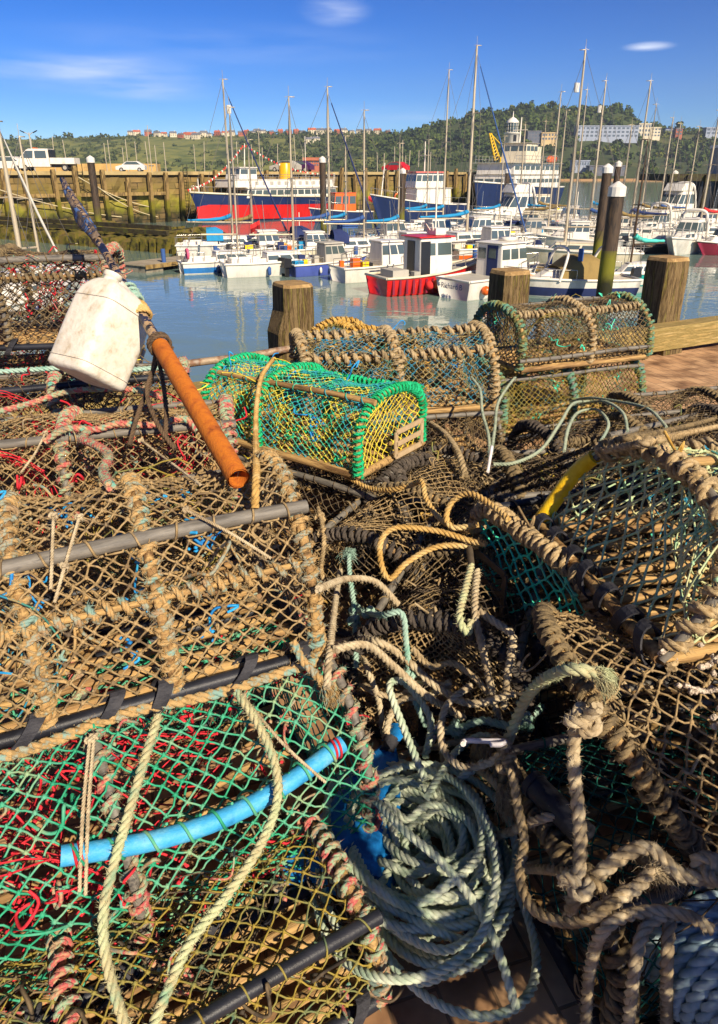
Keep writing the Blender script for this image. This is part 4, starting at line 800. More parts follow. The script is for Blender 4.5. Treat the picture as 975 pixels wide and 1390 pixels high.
class Hull:
    """lofted hull along +x (bow), stern at -L/2; z=0 is the waterline"""
    def __init__(s,root,L,B,fb,m_top,m_boot=B_navy,m_bot=B_rust,stripe=None,tw=.8,rise=.35,rake=.10,deck=B_white,n=18,gun=B_white,full=2.2,transom=None):
        s.L,s.B,s.fb,s.rise,s.tw,s.rake,s.full=L,B,fb,rise,tw,rake,full
        b=MB(); rows=[(-.45,.10,2),(-.20,.62,2),(.0,.80,1),(.07,.83,0),(.55,.93,3 if stripe else 0),(.75,.96,0),(1.,1.,0)]
        V=[]
        for i in range(n+1):
            t=i/n; w=s.beam(t); sh=s.sheer(t)
            st=[]
            for z,f,_ in rows:
                zz=z*sh if z>0 else z*fb*1.0*(1-.75*t**3)
                fl=f if t<.6 else f*(1-(1-f)*1.1*(t-.6)/.4)
                x=-L/2+L*t*(1-0)+ (rake*L*(max(z,0)-.8)*t**4 if z<1.01 else 0)-(.03*L*(1-max(z,0))*-1 if t==0 else 0)*.5
                st.append((x,w*fl,zz))
            V+= [(x,-y,z) for x,y,z in st[::-1]]+st   # port ... starboard
        k=len(rows)*2
        f=[];mm=[]
        for i in range(n):
            for j in range(k-1):
                f.append((i*k+j,(i+1)*k+j,(i+1)*k+j+1,i*k+j+1))
                r_=j if j>=len(rows) else len(rows)-2-j
                if j==len(rows)-1: mm.append(2)
                else:
                    r_=min(max((j-len(rows)) if j>=len(rows) else (len(rows)-2-j),0),len(rows)-2); mm.append(rows[r_+1][2])
        f=np.array(f);mm=np.array(mm)
        for q in (0,1,2,3):
            if (mm==q).any(): pass
        b.V=[np.array(V,float)]; b.n=len(V); b.Q=[f]; b.mq=[mm]
        b.P.append(list(range(k))[::-1]); b.mp.append(0); b.P.append([n*k+i for i in range(k)]); b.mp.append(0)
        s.obj=b.build('hull',[m_top,m_boot,m_bot,stripe or m_top],root)
        b=MB(); E=[]
        for i in range(n+1): t=i/n; E+=[(s.x(t),-s.beam(t)*.985,s.sheer(t)-.04),(s.x(t),s.beam(t)*.985,s.sheer(t)-.04)]
        b.add(E,[(2*i+1,2*i,2*i+2,2*i+3) for i in range(n)]); b.build('deck',deck,root,smooth=False)
        b=MB()
        P=[(s.x(i/n),-s.beam(i/n),s.sheer(i/n)) for i in range(n+1)]+[(s.x(i/n),s.beam(i/n),s.sheer(i/n)) for i in range(n,-1,-1)]
        tube(b,P+[P[0]],.035+.004*L,5); b.build('gunwale',gun,root)
        if transom: 
            b=MB(); w=s.beam(0)*.9; panel(b,[(-L/2-.012,w*.9,.12*fb),(-L/2-.012,-w*.9,.12*fb),(-L/2-.012,-w,fb*.95),(-L/2-.012,w,fb*.95)],.02); b.build('transom_board',transom,root,smooth=False)
    def x(s,t): return -s.L/2+s.L*t+s.rake*s.L*.2*t**4
    def beam(s,t):
        tw=s.tw; 
        if t<.4: return s.B/2*(tw+(1-tw)*math.sin(t/.4*PI/2))
        q=(t-.4)/.6; return max(.02,s.B/2*(1-q**s.full))
    def sheer(s,t): return s.fb*(1+s.rise*max(0,t-.1)**1.8)
def bv(o,w):
    m_=o.modifiers.new('soft edge','BEVEL'); m_.width=w; m_.segments=2; m_.limit_method='ANGLE'; return o
def cabin(root,x0,x1,w,z0,z1,m=B_white,roof=None,rf=.15,rb=.05,ins=.06,win=(3,1),wm=M_window,front=True,back=False,wf=(.45,.85),over=.05,name='cabin',rt=.05,bow=1):
    """box cabin with sloped front (at x1), roof slab and proud panes; rf, rb: slope of front and back; ins: tumblehome"""
    h=z1-z0; bx0,bx1=x0,x1; tx0,tx1=x0+rb,x1-rf
    q=[(bx0,-w/2,z0),(bx1,-w/2*bow,z0),(bx1,w/2*bow,z0),(bx0,w/2,z0),(tx0,-w/2+ins,z1),(tx1,(-w/2+ins)*bow,z1),(tx1,(w/2-ins)*bow,z1),(tx0,w/2-ins,z1)]
    q=np.array(q,float); b=MB(); hexa(b,q); o=b.build(name,m,root,smooth=False); bv(o,.07)
    b=MB(); r=[(tx0-over,-w/2+ins-over,z1),(tx1+over,(-w/2+ins)*bow-over,z1),(tx1+over,(w/2-ins)*bow+over,z1),(tx0-over,w/2-ins+over,z1)]
    hexa(b,[(x,y,z+.001) for x,y,z in r]+[(x*1.,y*.94,z+rt) for x,y,z in r]); bv(b.build('roof',roof or m,root,smooth=False),.03)
    def quadwins(A,B_,C,D,n,l=.06):
        for i in range(n):
            a0,a1=(i+l*1.3)/n if n>1 else l,(i+1-l*1.3)/n if n>1 else 1-l
            def P(u,v_): return (1-v_)*((1-u)*A+u*B_)+v_*((1-u)*D+u*C)
            bb_=MB(); panel(bb_,[P(a0,wf[0]),P(a1,wf[0]),P(a1,wf[1]),P(a0,wf[1])],.012); bb_.build('window',wm,root,smooth=False)
    if win[0]: quadwins(q[0],q[1],q[5],q[4],win[0]); quadwins(q[2],q[3],q[7],q[6],win[0])
    if front and win[1]: quadwins(q[1],q[2],q[6],q[5],win[1])
    if back: quadwins(q[3],q[0],q[4],q[7],win[1])
    return o
def rails(root,H_,t0,t1,h=.55,n=5,name='guard_rail',r=.019):
    b=MB()
    for sy in(-1,1):
        if sy==1 and t1<=.97: b.build(name,M_rail,root); b=MB()
        T=np.linspace(t0,t1,n); P=[(H_.x(t),sy*H_.beam(t)*.93,H_.sheer(t)+h) for t in T]; tube(b,spline(P,.3),r,4)
        for t,p in zip(T,P): tube(b,[(p[0],p[1],H_.sheer(t)-.03),p],r,4)
    if t1>.97: t=t1; tube(b,[(H_.x(t),-H_.beam(t)*.93,H_.sheer(t)+h),(H_.x(t)+.08,0,H_.sheer(t)+h),(H_.x(t),H_.beam(t)*.93,H_.sheer(t)+h)],r,4)
    b.build(name,M_rail,root)
def outboard(root,x,y,z,m=M_engine,s=1.):
    b=MB(); hexa(b,[(x-.42*s,y-.15*s,z),(x,y-.16*s,z),(x,y+.16*s,z),(x-.42*s,y+.15*s,z),(x-.36*s,y-.11*s,z+.42*s),(x-.03,y-.12*s,z+.38*s),(x-.03,y+.12*s,z+.38*s),(x-.36*s,y+.11*s,z+.42*s)])
    box(b,x-.3*s,x-.12*s,y-.06*s,y+.06*s,z-.7*s,z-.001); b.build('outboard_engine',m,root,smooth=False)
def fender(root,H_,t,side,m=B_white,r=.10,l=.45,ball=False):
    p=(H_.x(t),side*(H_.beam(t)+r*.8),H_.sheer(t)-.15)
    b=MB(); 
    if ball: r=.2; zs=np.linspace(-1,1,9); tube(b,[(p[0],p[1],p[2]-.25+z*r) for z in zs],[max(.02,r*math.sqrt(1-z*z)) for z in zs],10)
    else: tube(b,[(p[0],p[1],p[2]-l),(p[0],p[1],p[2]-l+.06),(p[0],p[1],p[2]-.08),(p[0],p[1],p[2])],[.03,r,r,.02],8)
    b.build('fender',m,root)
def flag(root,p,w,h,m,stick=.6):
    b=MB(); tube(b,[p,(p[0]-.12,p[1],p[2]+stick)],.015,4); st=b.build('flag_staff',M_rail,root)
    b=MB(); n=8; V=[]
    for i in range(n+1):
        t=i/n; o=.06*math.sin(t*7)*t
        for zz in(0,1): V+=[(p[0]-.12-w*t*.75,p[1]+o,p[2]+stick-h+zz*h-.35*w*t),(p[0]-.12-w*t*.75,p[1]+o+.012,p[2]+stick-h+zz*h-.35*w*t)]
    b.add(V,ringfaces(n+1,4)); b.build('flag',m,root)
def mast(root,x,z0,h,r=.07,m=M_mast,spread=(.55,),stay_x=None,beam=1.,Lb=4,cover=None,boomz=1.0,furl=None,foreX=3.,backX=-3.,deckz=.8,radar=False):
    b=MB(); tube(b,[(x,0,z0),(x,0,z0+h*.5),(x,0,z0+h)],[r,r*.95,r*.6],8); ms=b.build('mast',m,root)
    b=MB()
    for s_ in spread: tube(b,[(x,-beam*.62,z0+h*s_),(x,0,z0+h*s_+.05),(x,beam*.62,z0+h*s_)],.022,4)
    tube(b,[(x-.2,0,z0+h),(x+.0,0,z0+h+.06),(x,0,z0+h+.5)],.012,3); box(b,x-.02,x+.3,-.02,.02,z0+h,z0+h+.04); b.build('spreader',m,ms)
    b=MB(); rw=.013
    tube(b,[(foreX,0,deckz),(x,0,z0+h*.97)],rw,3); tube(b,[(backX,0,deckz),(x,0,z0+h)],rw,3)
    for sy in(-1,1):
        sp=spread[-1]; tube(b,[(x-.1,sy*beam*.9,deckz),(x,sy*beam*.62,z0+h*sp),(x,0,z0+h*.97)],rw,3); tube(b,[(x-.25,sy*beam*.85,deckz),(x,0,z0+h*sp)],rw,3)
    tube(b,[(x+.12,.03,z0+.4),(x+.02,.02,z0+h*.96)],rw,3)
    b.build('rigging',M_wire,root)
    if Lb:
        b=MB(); tube(b,[(x-.05,0,z0+boomz),(x-Lb,0,z0+boomz+.05)],.05,6); bo=b.build('boom',m,root)
        if cover: 
            b=MB(); X=np.linspace(0,1,9); tube(b,[(x-.0-Lb*.97*t,.02*math.sin(t*9),z0+boomz+.14+.28*math.exp(-t*5)) for t in X],[.2*(1-.55*t)+.02*math.sin(t*20) for t in X],8,flat=.65); b.build('sail_cover',cover,bo)
    if furl: 
        b=MB(); tube(b,[(foreX-.02,0,deckz+.3),(foreX+(x-foreX)*.5,0,deckz+(z0+h*.97-deckz)*.5),(foreX+(x-foreX)*.93,0,deckz+(z0+h*.97-deckz)*.93)],[.055,.05,.03],6); b.build('furled_jib',furl,root)
    if radar: b=MB(); tube(b,[(x+.25,0,z0+h*.80),(x+.25,0,z0+h*.80+.45)],.14,8); b.build('radar_reflector',B_white,ms)
    return ms
def sailboat(label,ub,vb,vt,L=8.,yaw=0,hullm=B_white,boot=B_navy,stripe=None,cover=C_blue,furl=None,dodger=None,mastm=M_mast,B=None,radar=False,mx=.08,tw=.7,name='sailing_boat',deck=B_white,spread=(.55,),r=None,buoy=None,lean=0,fl=None):
    # (ub,vb): where the mast meets the waterline level; vt: picture height of the masthead
    p=PZ(ub,vb,WZ); D=p[1]; zt=PY(ub,vt,D)[2]; B=B or L*.33; root=empty(name,(p[0],p[1],WZ),yaw,(lean,0)); a=rad(yaw); root.location=(p[0]-math.cos(a)*L*mx,p[1]-math.sin(a)*L*mx,WZ); tag(root,label,'sailing boat',BG)
    fb=.085*L+.15; Hh=Hull(root,L,B,fb,hullm,boot,B_rust,stripe,tw=tw,deck=deck,full=1.9)
    cabin(root,-L*.14,L*.24,B*.62,fb-.03,fb+.45,B_cream if hullm is B_cream else B_white,win=(3,0),rf=.5,rb=.0,ins=.10,wf=(.3,.75),over=.0,name='coachroof',bow=.6)
    b=MB(); 
    for sy in(-1,1): box(b,-L*.42,-L*.15,sy*B*.27-.05,sy*B*.27+.05,fb-.03,fb+.22)
    box(b,-L*.44,-L*.42,-B*.27,B*.27,fb-.03,fb+.22); b.build('cockpit_coaming',B_white,root,smooth=False)
    if dodger:
        b=MB(); T=np.linspace(0,PI,9); V=[]
        for x,s_ in((-L*.10,.75),(-L*.16,1.05),(-L*.24,1.0)): V+=[(x,-B*.32*math.cos(t),fb+.25+.75*s_*math.sin(t)**.6) for t in T]
        f=[(i*9+j,i*9+j+1,(i+1)*9+j+1,(i+1)*9+j) for i in range(2) for j in range(8)]; b.add(V,f); V2=[(x,y*.97,z-.02) for x,y,z in V]; b.add(V2,[q[::-1] for q in f]); b.build('spray_hood',dodger,root)
    rails(root,Hh,.75,.99,.5,4,'pulpit'); rails(root,Hh,.0,.22,.5,3,'pushpit')
    mast(root,L*mx,fb+.3,zt-WZ-fb-.3,r or max(.05,.0085*L),mastm,spread=spread,beam=B/2,Lb=L*.38,cover=cover,furl=furl,foreX=L*.47,backX=-L*.46,deckz=fb+.05,radar=radar)
    fender(root,Hh,.35,-1,random.choice((B_white,B_navy,C_blue))); fender(root,Hh,.6,-1)
    if fl: flag(root,(-L*.47,0,fb+.3),.8,.5,fl,1.1)
    if buoy: b=MB(); P=[(-L*.44,-B*.30+.22*math.cos(t),fb+.45+.22*math.sin(t)) for t in np.linspace(0,2*PI,15)]; tube(b,P,.075,7); b.build('lifebuoy',buoy,root)
    return root
def start(label,cat,name,u,v,yaw,group=BG):
    p=PZ(u,v,WZ); r=empty(name,(p[0],p[1],WZ),yaw); return tag(r,label,cat,group)
def text(root,name,s,loc,rot,size,m):
    c=bpy.data.curves.new(name,'FONT'); c.body=s; c.size=size; c.extrude=.004; c.align_x='CENTER'; t=bpy.data.objects.new(name+'_tmp',c)
    COL.objects.link(t); dg=bpy.context.evaluated_depsgraph_get(); me=bpy.data.meshes.new_from_object(t.evaluated_get(dg)); bpy.data.objects.remove(t)
    o=bpy.data.objects.new(name,me); COL.objects.link(o); me.materials.clear(); me.materials.append(m); o.parent=root; o.location=loc; o.rotation_euler=rot; return o
MOREY=[]
# more masts: yachts further back
for lb_,u_,v_,t_,L_,y_ in(('white yacht in the back row left of the red flag',676,318,185,6.5,15),('white yacht with a bare mast right of the red flag',728,312,165,7,160),('grey decked yacht in the third row before the sea gap',752,322,150,7,-20),('white yacht with a bare mast left of the weedy piles',776,318,122,7.5,160),('cream decked yacht behind the slim weedy pile',800,312,165,7,150),('white yacht behind the green tinted cruiser',866,318,142,7,165),('white yacht in front of the dark jetty',925,322,172,6.5,-165),('cream yacht beside the jetty shed',968,325,155,7,-160),('white yacht below the trawler with a bare mast',578,318,190,6.5,15),('white yacht right of the capped pile by the ferry stern',470,338,185,6,15),('white yacht with a slim mast before the ferry bow',345,344,190,6.,12),('white yacht with a thin mast behind the white cabin cruiser',540,345,195,6,18)):
    MOREY.append((lb_,u_,v_,t_,L_,y_))
# --- nearest row ---
def workboat():
    r=start('red wooden fishing boat with white wheelhouse and red roof, in the nearest row','fishing boat','fishing_boat',583,394,28)
    L=5.6;B=2.3;h=Hull(r,L,B,.78,B_red,B_navy,B_navy,None,tw=.85,rise=.75,rake=.12,deck=B_grey,gun=B_cream)
    cabin(r,-1.0,.75,1.5,.70,2.35,B_white,B_red,rf=.12,rb=.0,ins=.05,win=(2,2),wf=(.55,.86),over=.12,name='wheelhouse')
    b=MB(); panel(b,[(-1.004,.35,.8),(-1.004,-.25,.8),(-1.004,-.25,2.2),(-1.004,.35,2.2)],.02); b.build('door',B_dark,r,smooth=False)
    b=MB(); panel(b,[(-.97,-.745,.8),(-.5,-.745,.8),(-.5,-.71,2.2),(-.97,-.71,2.2)],.02); b.build('door',B_dark,r,smooth=False)
    b=MB()
    for x in np.arange(-2.5,-.1,.32): 
        t=(x+L/2)/L; y=-h.beam(t)*.96-.02; box(b,x-.05,x+.05,y-.03,y+.03,.1,.70)
    b.build('rubbing_strake',B_maroon,r,smooth=False)
    for t,m_ in((.42,B_orange),(.36,C_red)): fender(r,h,t,-1,m_,ball=True)
    b=MB(); tube(b,[(.2,0,2.4),(.2,0,5.0)],[.04,.03],6); tube(b,[(.1,0,2.4),(-.15,-.3,2.9),(-.15,.3,2.9),(.1,0,2.4)],.03,4); b.build('mast',M_mastw,r)
    b=MB(); box(b,.0,.5,-.35,.35,2.42,2.7); b.build('life_raft',B_white,r,smooth=False)
    b=MB(); box(b,-2.3,-1.5,-.6,.5,.7,1.05); box(b,-1.4,-1.1,-.9,-.5,.7,.98); b.build('hauler_box',B_grey,r,smooth=False)
    rails(r,h,.62,.99,.3,4)
workboat()
def richard():
    r=start('white boat with dark blue door and name on its transom, beside the middle quay post','fishing boat','fishing_boat',672,398,38)
    L=5.4;B=2.15;h=Hull(r,L,B,.80,B_white,B_navy,B_navy,None,tw=.93,rise=.5,rake=.1,deck=B_grey)
    cabin(r,-.55,1.25,1.55,.72,2.15,B_white,rf=.25,rb=.0,ins=.06,win=(3,2),wf=(.55,.85),over=.10,name='wheelhouse')
    b=MB(); panel(b,[(-.554,.1,.8),(-.554,-.5,.8),(-.554,-.5,2.08),(-.554,.1,2.08)],.02); d=b.build('door',C_navy,r,smooth=False)
    b=MB(); panel(b,[(-.576,.0,1.55),(-.576,-.4,1.55),(-.576,-.4,1.95),(-.576,.0,1.95)],.01); b.build('window',M_window,d,smooth=False)
    b=MB(); panel(b,[(-.554,.62,1.5),(-.554,.2,1.5),(-.554,.2,1.95),(-.554,.62,1.95)],.015); b.build('window',M_window,r,smooth=False)
    t=text(r,'name_lettering','Richard B',(-L/2-.088,-.04,.44),(rad(90),0,rad(-90)),.32,C_navy)
    fender(r,h,.16,-1,B_orange,ball=True); fender(r,h,.75,-1,B_orange,ball=True)
    b=MB(); tube(b,[(.7,0,2.2),(.7,0,3.4)],.03,5); box(b,.3,.9,-.3,.3,2.21,2.36); b.build('roof_gear',B_white,r)
    rails(r,h,.6,.99,.45,4)
richard()
def speedboat():
    r=start('blue and white speedboat with a pale arch and tan canopy, beside the weedy piles','motor boat','motor_boat',768,400,186)
    L=5.8;B=2.3;h=Hull(r,L,B,.72,B_white,B_navy,B_white,C_navy,tw=.9,rise=.25,rake=.2,deck=B_cream)
    cabin(r,.1,1.7,1.5,.66,1.05,B_white,rf=.7,rb=0,ins=.2,win=(0,0),name='cuddy',over=0,bow=.6)
    b=MB(); T=np.linspace(0,PI,10); V=[]
    for x,zz in((.6,.55),(.1,1.0),(-.9,1.0),(-1.5,.7)): V+=[(x,-1.0*math.cos(t),.70+zz*math.sin(t)**.55) for t in T]
    f=[(i*10+j,i*10+j+1,(i+1)*10+j+1,(i+1)*10+j) for i in range(3) for j in range(9)]; b.add(V,f); b.add([(x,y*.97,z-.02) for x,y,z in V],[q[::-1] for q in f]); b.build('canopy',C_tan,r)
    for x,n_ in((-1.3,'radar_arch'),(.75,'windscreen_frame')):
        b=MB(); tube(b,spline([(x,-1.05,.7),(x-.25,-.95,1.5),(x-.4,-.6,1.95),(x-.4,.6,1.95),(x-.25,.95,1.5),(x,1.05,.7)],.1),.06,6); b.build(n_,B_white,r)
    rails(r,h,.5,.99,.4,5); outboard(r,-L/2,0,.7)
    b=MB(); tube(b,[(-.2,.7,1.5),(-.2,.7,2.0)],.12,8); b.build('bucket',C_blue,r)
speedboat()
def cabinboat(label,u,v,yaw,L,hullm,stripe=None,cab=B_white,engines=2,boot=B_rust,long=False,door=None,roof=None,cat='motor boat'):
    r=start(label,cat,'motor_boat',u,v,yaw); B=L*.38; h=Hull(r,L,B,.13*L,hullm,boot,boot,stripe,tw=.9,rise=.5,rake=.15,deck=B_cream)
    f=.13*L; cabin(r,-L*.1,L*.2,B*.72,f-.05,f+L*.205,cab,roof,rf=L*.075,rb=.04,ins=L*.028,win=(3,3),wf=(.5,.88),name='wheelhouse',over=.09,rt=.07); 
    cabin(r,L*.2,L*.38,B*.6,f,f+L*.10,B_white,rf=L*.1,rb=.0,ins=.1,win=(0,0),over=0,name='foredeck_cabin',bow=.5)
    for i in range(engines): outboard(r,-L/2,(i-.5*(engines-1))*.5,f*.8,M_engine,1.1)
    rails(r,h,.6,.99,.4,4); rails(r,h,.05,.35,.3,3)
    for t in(.3,.42,.54): fender(r,h,t,-1,B_white,.07,.3)
    for k in range(5):
        g=MB(); x,y=random.uniform(-L*.45,-L*.12),random.uniform(-B*.3,B*.3); s_=random.uniform(.1,.25); box(g,x-s_,x+s_,y-s_,y+s_*.7,f-.03,f-.03+random.uniform(.15,.5)); g.build('deck_gear',random.choice((B_grey,C_tan,B_orange,C_yel,B_dark,C_navy,B_cream,C_turq)),r,smooth=False)
    g=MB(); tube(g,[(0,0,f+L*.22),(-.1,0,f+L*.23+random.uniform(.8,2.2))],.02,4); g.build('aerial',M_rail,r)
    return r,h
cabinboat('motor boat with purple blue hull, grey wheelhouse and outboards tilted at its stern',446,371,30,4.6,paint('purple blue boat paint','#4a5aa5'),None,B_grey,2,B_rust)
cabinboat('plain white cabin cruiser between the purple hulled boat and the red fishing boat',522,378,28,5.4,B_white,None,B_white,0,B_grey)
sailboat('low white sloop with bare boom lying in front of the purple hulled motor boat',400,371,132,6.2,22,B_white,B_grey,cover=None,mx=.12,r=.06,spread=(.5,))
sailboat('blue and white sailing boat with a pink lifebuoy on its stern at the left',325,367,146,5.2,26,B_white,B_white,B_blue,cover=None,mx=.12,r=.055,buoy=C_pink,lean=0)
sailboat('white yacht with turquoise sail cover and blue hood, left end of the second row',318,348,108,7.4,10,B_white,B_cream,cover=C_turq,furl=C_navy,dodger=C_turq,mx=-.02,radar=True,r=.075)
sailboat('teal sailing dinghy with dark raking mast and aqua cover, right of the weedy piles',852,386,190,4.4,-165,B_teal,B_white,B_white,cover=C_aqua,mastm=M_mastd,mx=.08,r=.05,deck=B_cream,spread=(.5,))
sailboat('white yacht with blue zipped canopy behind the capped pile in the middle',448,347,118,8.2,16,B_white,B_navy,cover=C_blue,furl=C_navy,dodger=C_navy,mx=.06,r=.08,fl=C_red)
sailboat('white yacht with deep blue sail bag, left of the fishing boats and white cruiser',494,350,150,6.8,14,B_white,B_grey,cover=C_blue,dodger=C_navy,mx=.06,r=.065)
sailboat('yacht with the tallest mast and blue furled jib behind the red fishing boat',632,345,62,9.2,20,B_white,B_navy,B_orange,cover=C_turq,furl=C_blue,mx=-.02,r=.10,spread=(.36,.66))
sailboat('grey white yacht with the second tallest mast, behind the blue speedboat',764,358,68,7.2,165,B_cream,B_grey,cover=None,dodger=None,mx=.1,r=.085,spread=(.4,.7),radar=True)
sailboat('white yacht under the blue sail cover beside the British flag',797,330,110,6.6,150,B_white,B_navy,cover=C_blue,dodger=C_navy,furl=None,mx=.05,r=.075,radar=True)
sailboat('white yacht with grey topsides in the middle of the third row',742,330,125,6.6,-30,B_grey,B_white,cover=None,mx=.0,r=.06)
sailboat('white yacht with a leaning bare mast left of the teal dinghy',853,330,110,6.6,160,B_white,B_cream,cover=C_navy,mx=.1,r=.08,radar=False)
sailboat('small white yacht with yellow gear in its cockpit behind the thickest pile',836,335,170,6.,165,B_white,B_grey,cover=C_tan,mx=.1,r=.065)
sailboat('low white yacht with turquoise cover and white hull ahead of the fishing boat',600,325,95,8.,18,B_white,B_navy,cover=C_turq,mx=.05,r=.075)
sailboat('white yacht with light blue cover in front of the white ship',702,312,170,7.,150,B_white,B_navy,cover=C_turq,mx=.1,r=.07)
sailboat('white yacht nearest the left edge, its mast rising behind the far left pots',42,425,165,7.,80,B_white,B_navy,cover=None,furl=B_white,mx=.05,r=.09)
sailboat('second yacht at the far left with a slimmer mast',62,400,186,6.5,70,B_white,B_navy,cover=None,mx=.05,r=.06)
sailboat('yacht with a bare mast among the dark timber pier at the right',890,318,160,7.,-165,B_white,B_navy,cover=C_blue,mx=.05,r=.07)
sailboat('yacht with the mast just right of the white cruisers',900,322,168,7.,-160,B_white,B_grey,cover=None,mx=.05,r=.06)
sailboat('yacht dressed with red pennants along its forestay at the right edge',946,330,150,7.5,-165,B_white,B_maroon,cover=C_red,mx=.02,r=.08)
def cruiser(label,u,v,yaw,L,fly=False,arch=True,hullm=B_white,canvas=None,stripe=None):
    r=start(label,'motor cruiser','motor_cruiser',u,v,yaw); B=L*.34; f=.13*L; h=Hull(r,L,B,f,hullm,B_navy,B_navy,stripe,tw=.92,rise=.55,rake=.22,deck=B_white,full=2.6)
    cabin(r,L*.02,L*.36,B*.74,f,f+L*.085,B_white,rf=L*.16,rb=0,ins=.2,win=(2,0),over=0,name='foredeck_cabin',bow=.55)
    cabin(r,-L*.26,L*.10,B*.8,f-.05,f+L*.21,B_white if not canvas else canvas,None if not canvas else canvas,rf=L*.15,rb=.1,ins=.18,win=(3,3),wf=(.42,.86),over=.03,name='saloon',bow=.9)
    if fly: 
        cabin(r,-L*.22,-L*.0,B*.66,f+L*.215,f+L*.29,B_white,rf=L*.05,rb=0,ins=.05,win=(0,0),over=0,name='flybridge')
    if arch:
        b=MB(); tube(b,spline([(-L*.28,-B*.42,f),(-L*.24,-B*.38,f+L*.2),(-L*.22,-B*.25,f+L*.29),(-L*.22,B*.25,f+L*.29),(-L*.24,B*.38,f+L*.2),(-L*.28,B*.42,f)],.2),.10,6); b.build('radar_arch',B_white,r)
    rails(r,h,.5,.99,.55,6); fender(r,h,.3,-1,B_navy); fender(r,h,.5,-1,B_navy); fender(r,h,.5,1,B_navy)
    return r
cruiser('white motor cruiser with curved windscreen, nearest of the cruisers at right',928,343,232,6.2,canvas=None)
cruiser('white motor cruiser with green tinted windscreen, left of the nearest white cruiser',880,326,225,6.4)
cruiser('big sleek white motor cruiser below the leaning dark pile',905,305,215,9.5,True)
cruiser('large white flybridge cruiser in the centre before the white ship',684,312,200,9.5,True)
cabinboat('small motor boat with navy wheelhouse in front of the large flybridge cruiser',697,330,200,4.6,B_navy,None,C_navy,1)
cabinboat('maroon hulled boat cut by the right edge of the view',985,345,200,5.,B_maroon,None,B_white,0)
cabinboat('white launch with an orange band, behind the red fishing boat',668,352,20,5.6,B_white,B_orange,B_white,1,B_grey)
cabinboat('white wheelhouse boat moored behind the plain white cabin cruiser',556,358,24,5.2,B_white,None,B_white,0,B_grey)
cabinboat('white motor boat with a blue stripe seen through the far left pots',16,424,60,4.2,B_white,C_navy,B_white,1,B_white)
cabinboat('cream motor boat at the pontoon left of the large flybridge cruiser',720,318,170,5.5,B_cream,None,B_cream,0)
cabinboat('white motor boat moored tail on, between the weedy piles and cruisers',842,322,160,5.2,B_white,None,B_white,1,B_grey)
cabinboat('blue trimmed fishing boat with white wheelhouse at the dark timber pier',962,318,190,6.,B_cream,B_blue,B_white,0)
cabinboat('small cream fishing boat behind the red flag',733,298,185,8.,B_cream,None,B_cream,0)
cabinboat('white cabin boat just behind the blue and white boat with the pink lifebuoy',362,352,14,5.,B_white,C_blue,B_white,0,B_grey)
cabinboat('cream wheelhouse boat behind the low white sloop',425,352,14,4.8,B_cream,None,B_white,1,B_grey)
cabinboat('white motor boat with blue canopy second from the pile in the middle row',470,343,18,5.2,B_white,None,C_blue,1,B_grey)
cabinboat('white motor boat at the pontoon below the trawler stern',590,336,20,6.,B_white,C_navy,B_white,1,B_grey)
cabinboat('cream cabin boat at the pontoon below the trawler bow',530,338,18,5.6,B_cream,None,B_white,1,B_grey)
cabinboat('white cruiser with teal stripe in the row before the large flybridge cruiser',650,334,196,6.,B_white,B_teal,B_white,0,B_grey)
cabinboat('white cruiser by the pontoon left of the two weedy piles',785,340,170,5.6,B_white,None,B_white,1,B_grey)
cabinboat('grey topped motor boat in the third row before the red flag',720,332,190,5.4,B_white,C_navy,B_grey,1,B_grey)
cabinboat('small white motor boat in front of the sea gap at the centre right',775,310,175,6.,B_white,None,B_white,0,B_grey)
cabinboat('white fishing launch with red band left of the big sleek cruiser',868,312,185,6.,B_white,B_red,B_white,0,B_grey)
# dinghy
def dinghy(label,u,v,yaw,L=2.6,m=B_grey):
    r=start(label,'dinghy','dinghy',u,v,yaw); h=Hull(r,L,1.2,.4,m,m,m,None,tw=.8,rise=.3,deck=B_dark,gun=m); b=MB(); box(b,-.15,.15,-.5,.5,.36,.41); b.build('thwart',B_teak,r,smooth=False)
dinghy('dark inflatable dinghy between the teal sailing dinghy and the white cruiser',884,343,10,3.2,B_dark)
for (lb_,u_,v_,t_,L_,y_) in MOREY: sailboat(lb_,u_,v_,t_,L_,y_,random.choice((B_white,B_cream,B_white)),random.choice((B_navy,B_grey,B_cream)),cover=random.choice((None,C_navy,C_turq,C_tan)),mx=.06,r=.055)
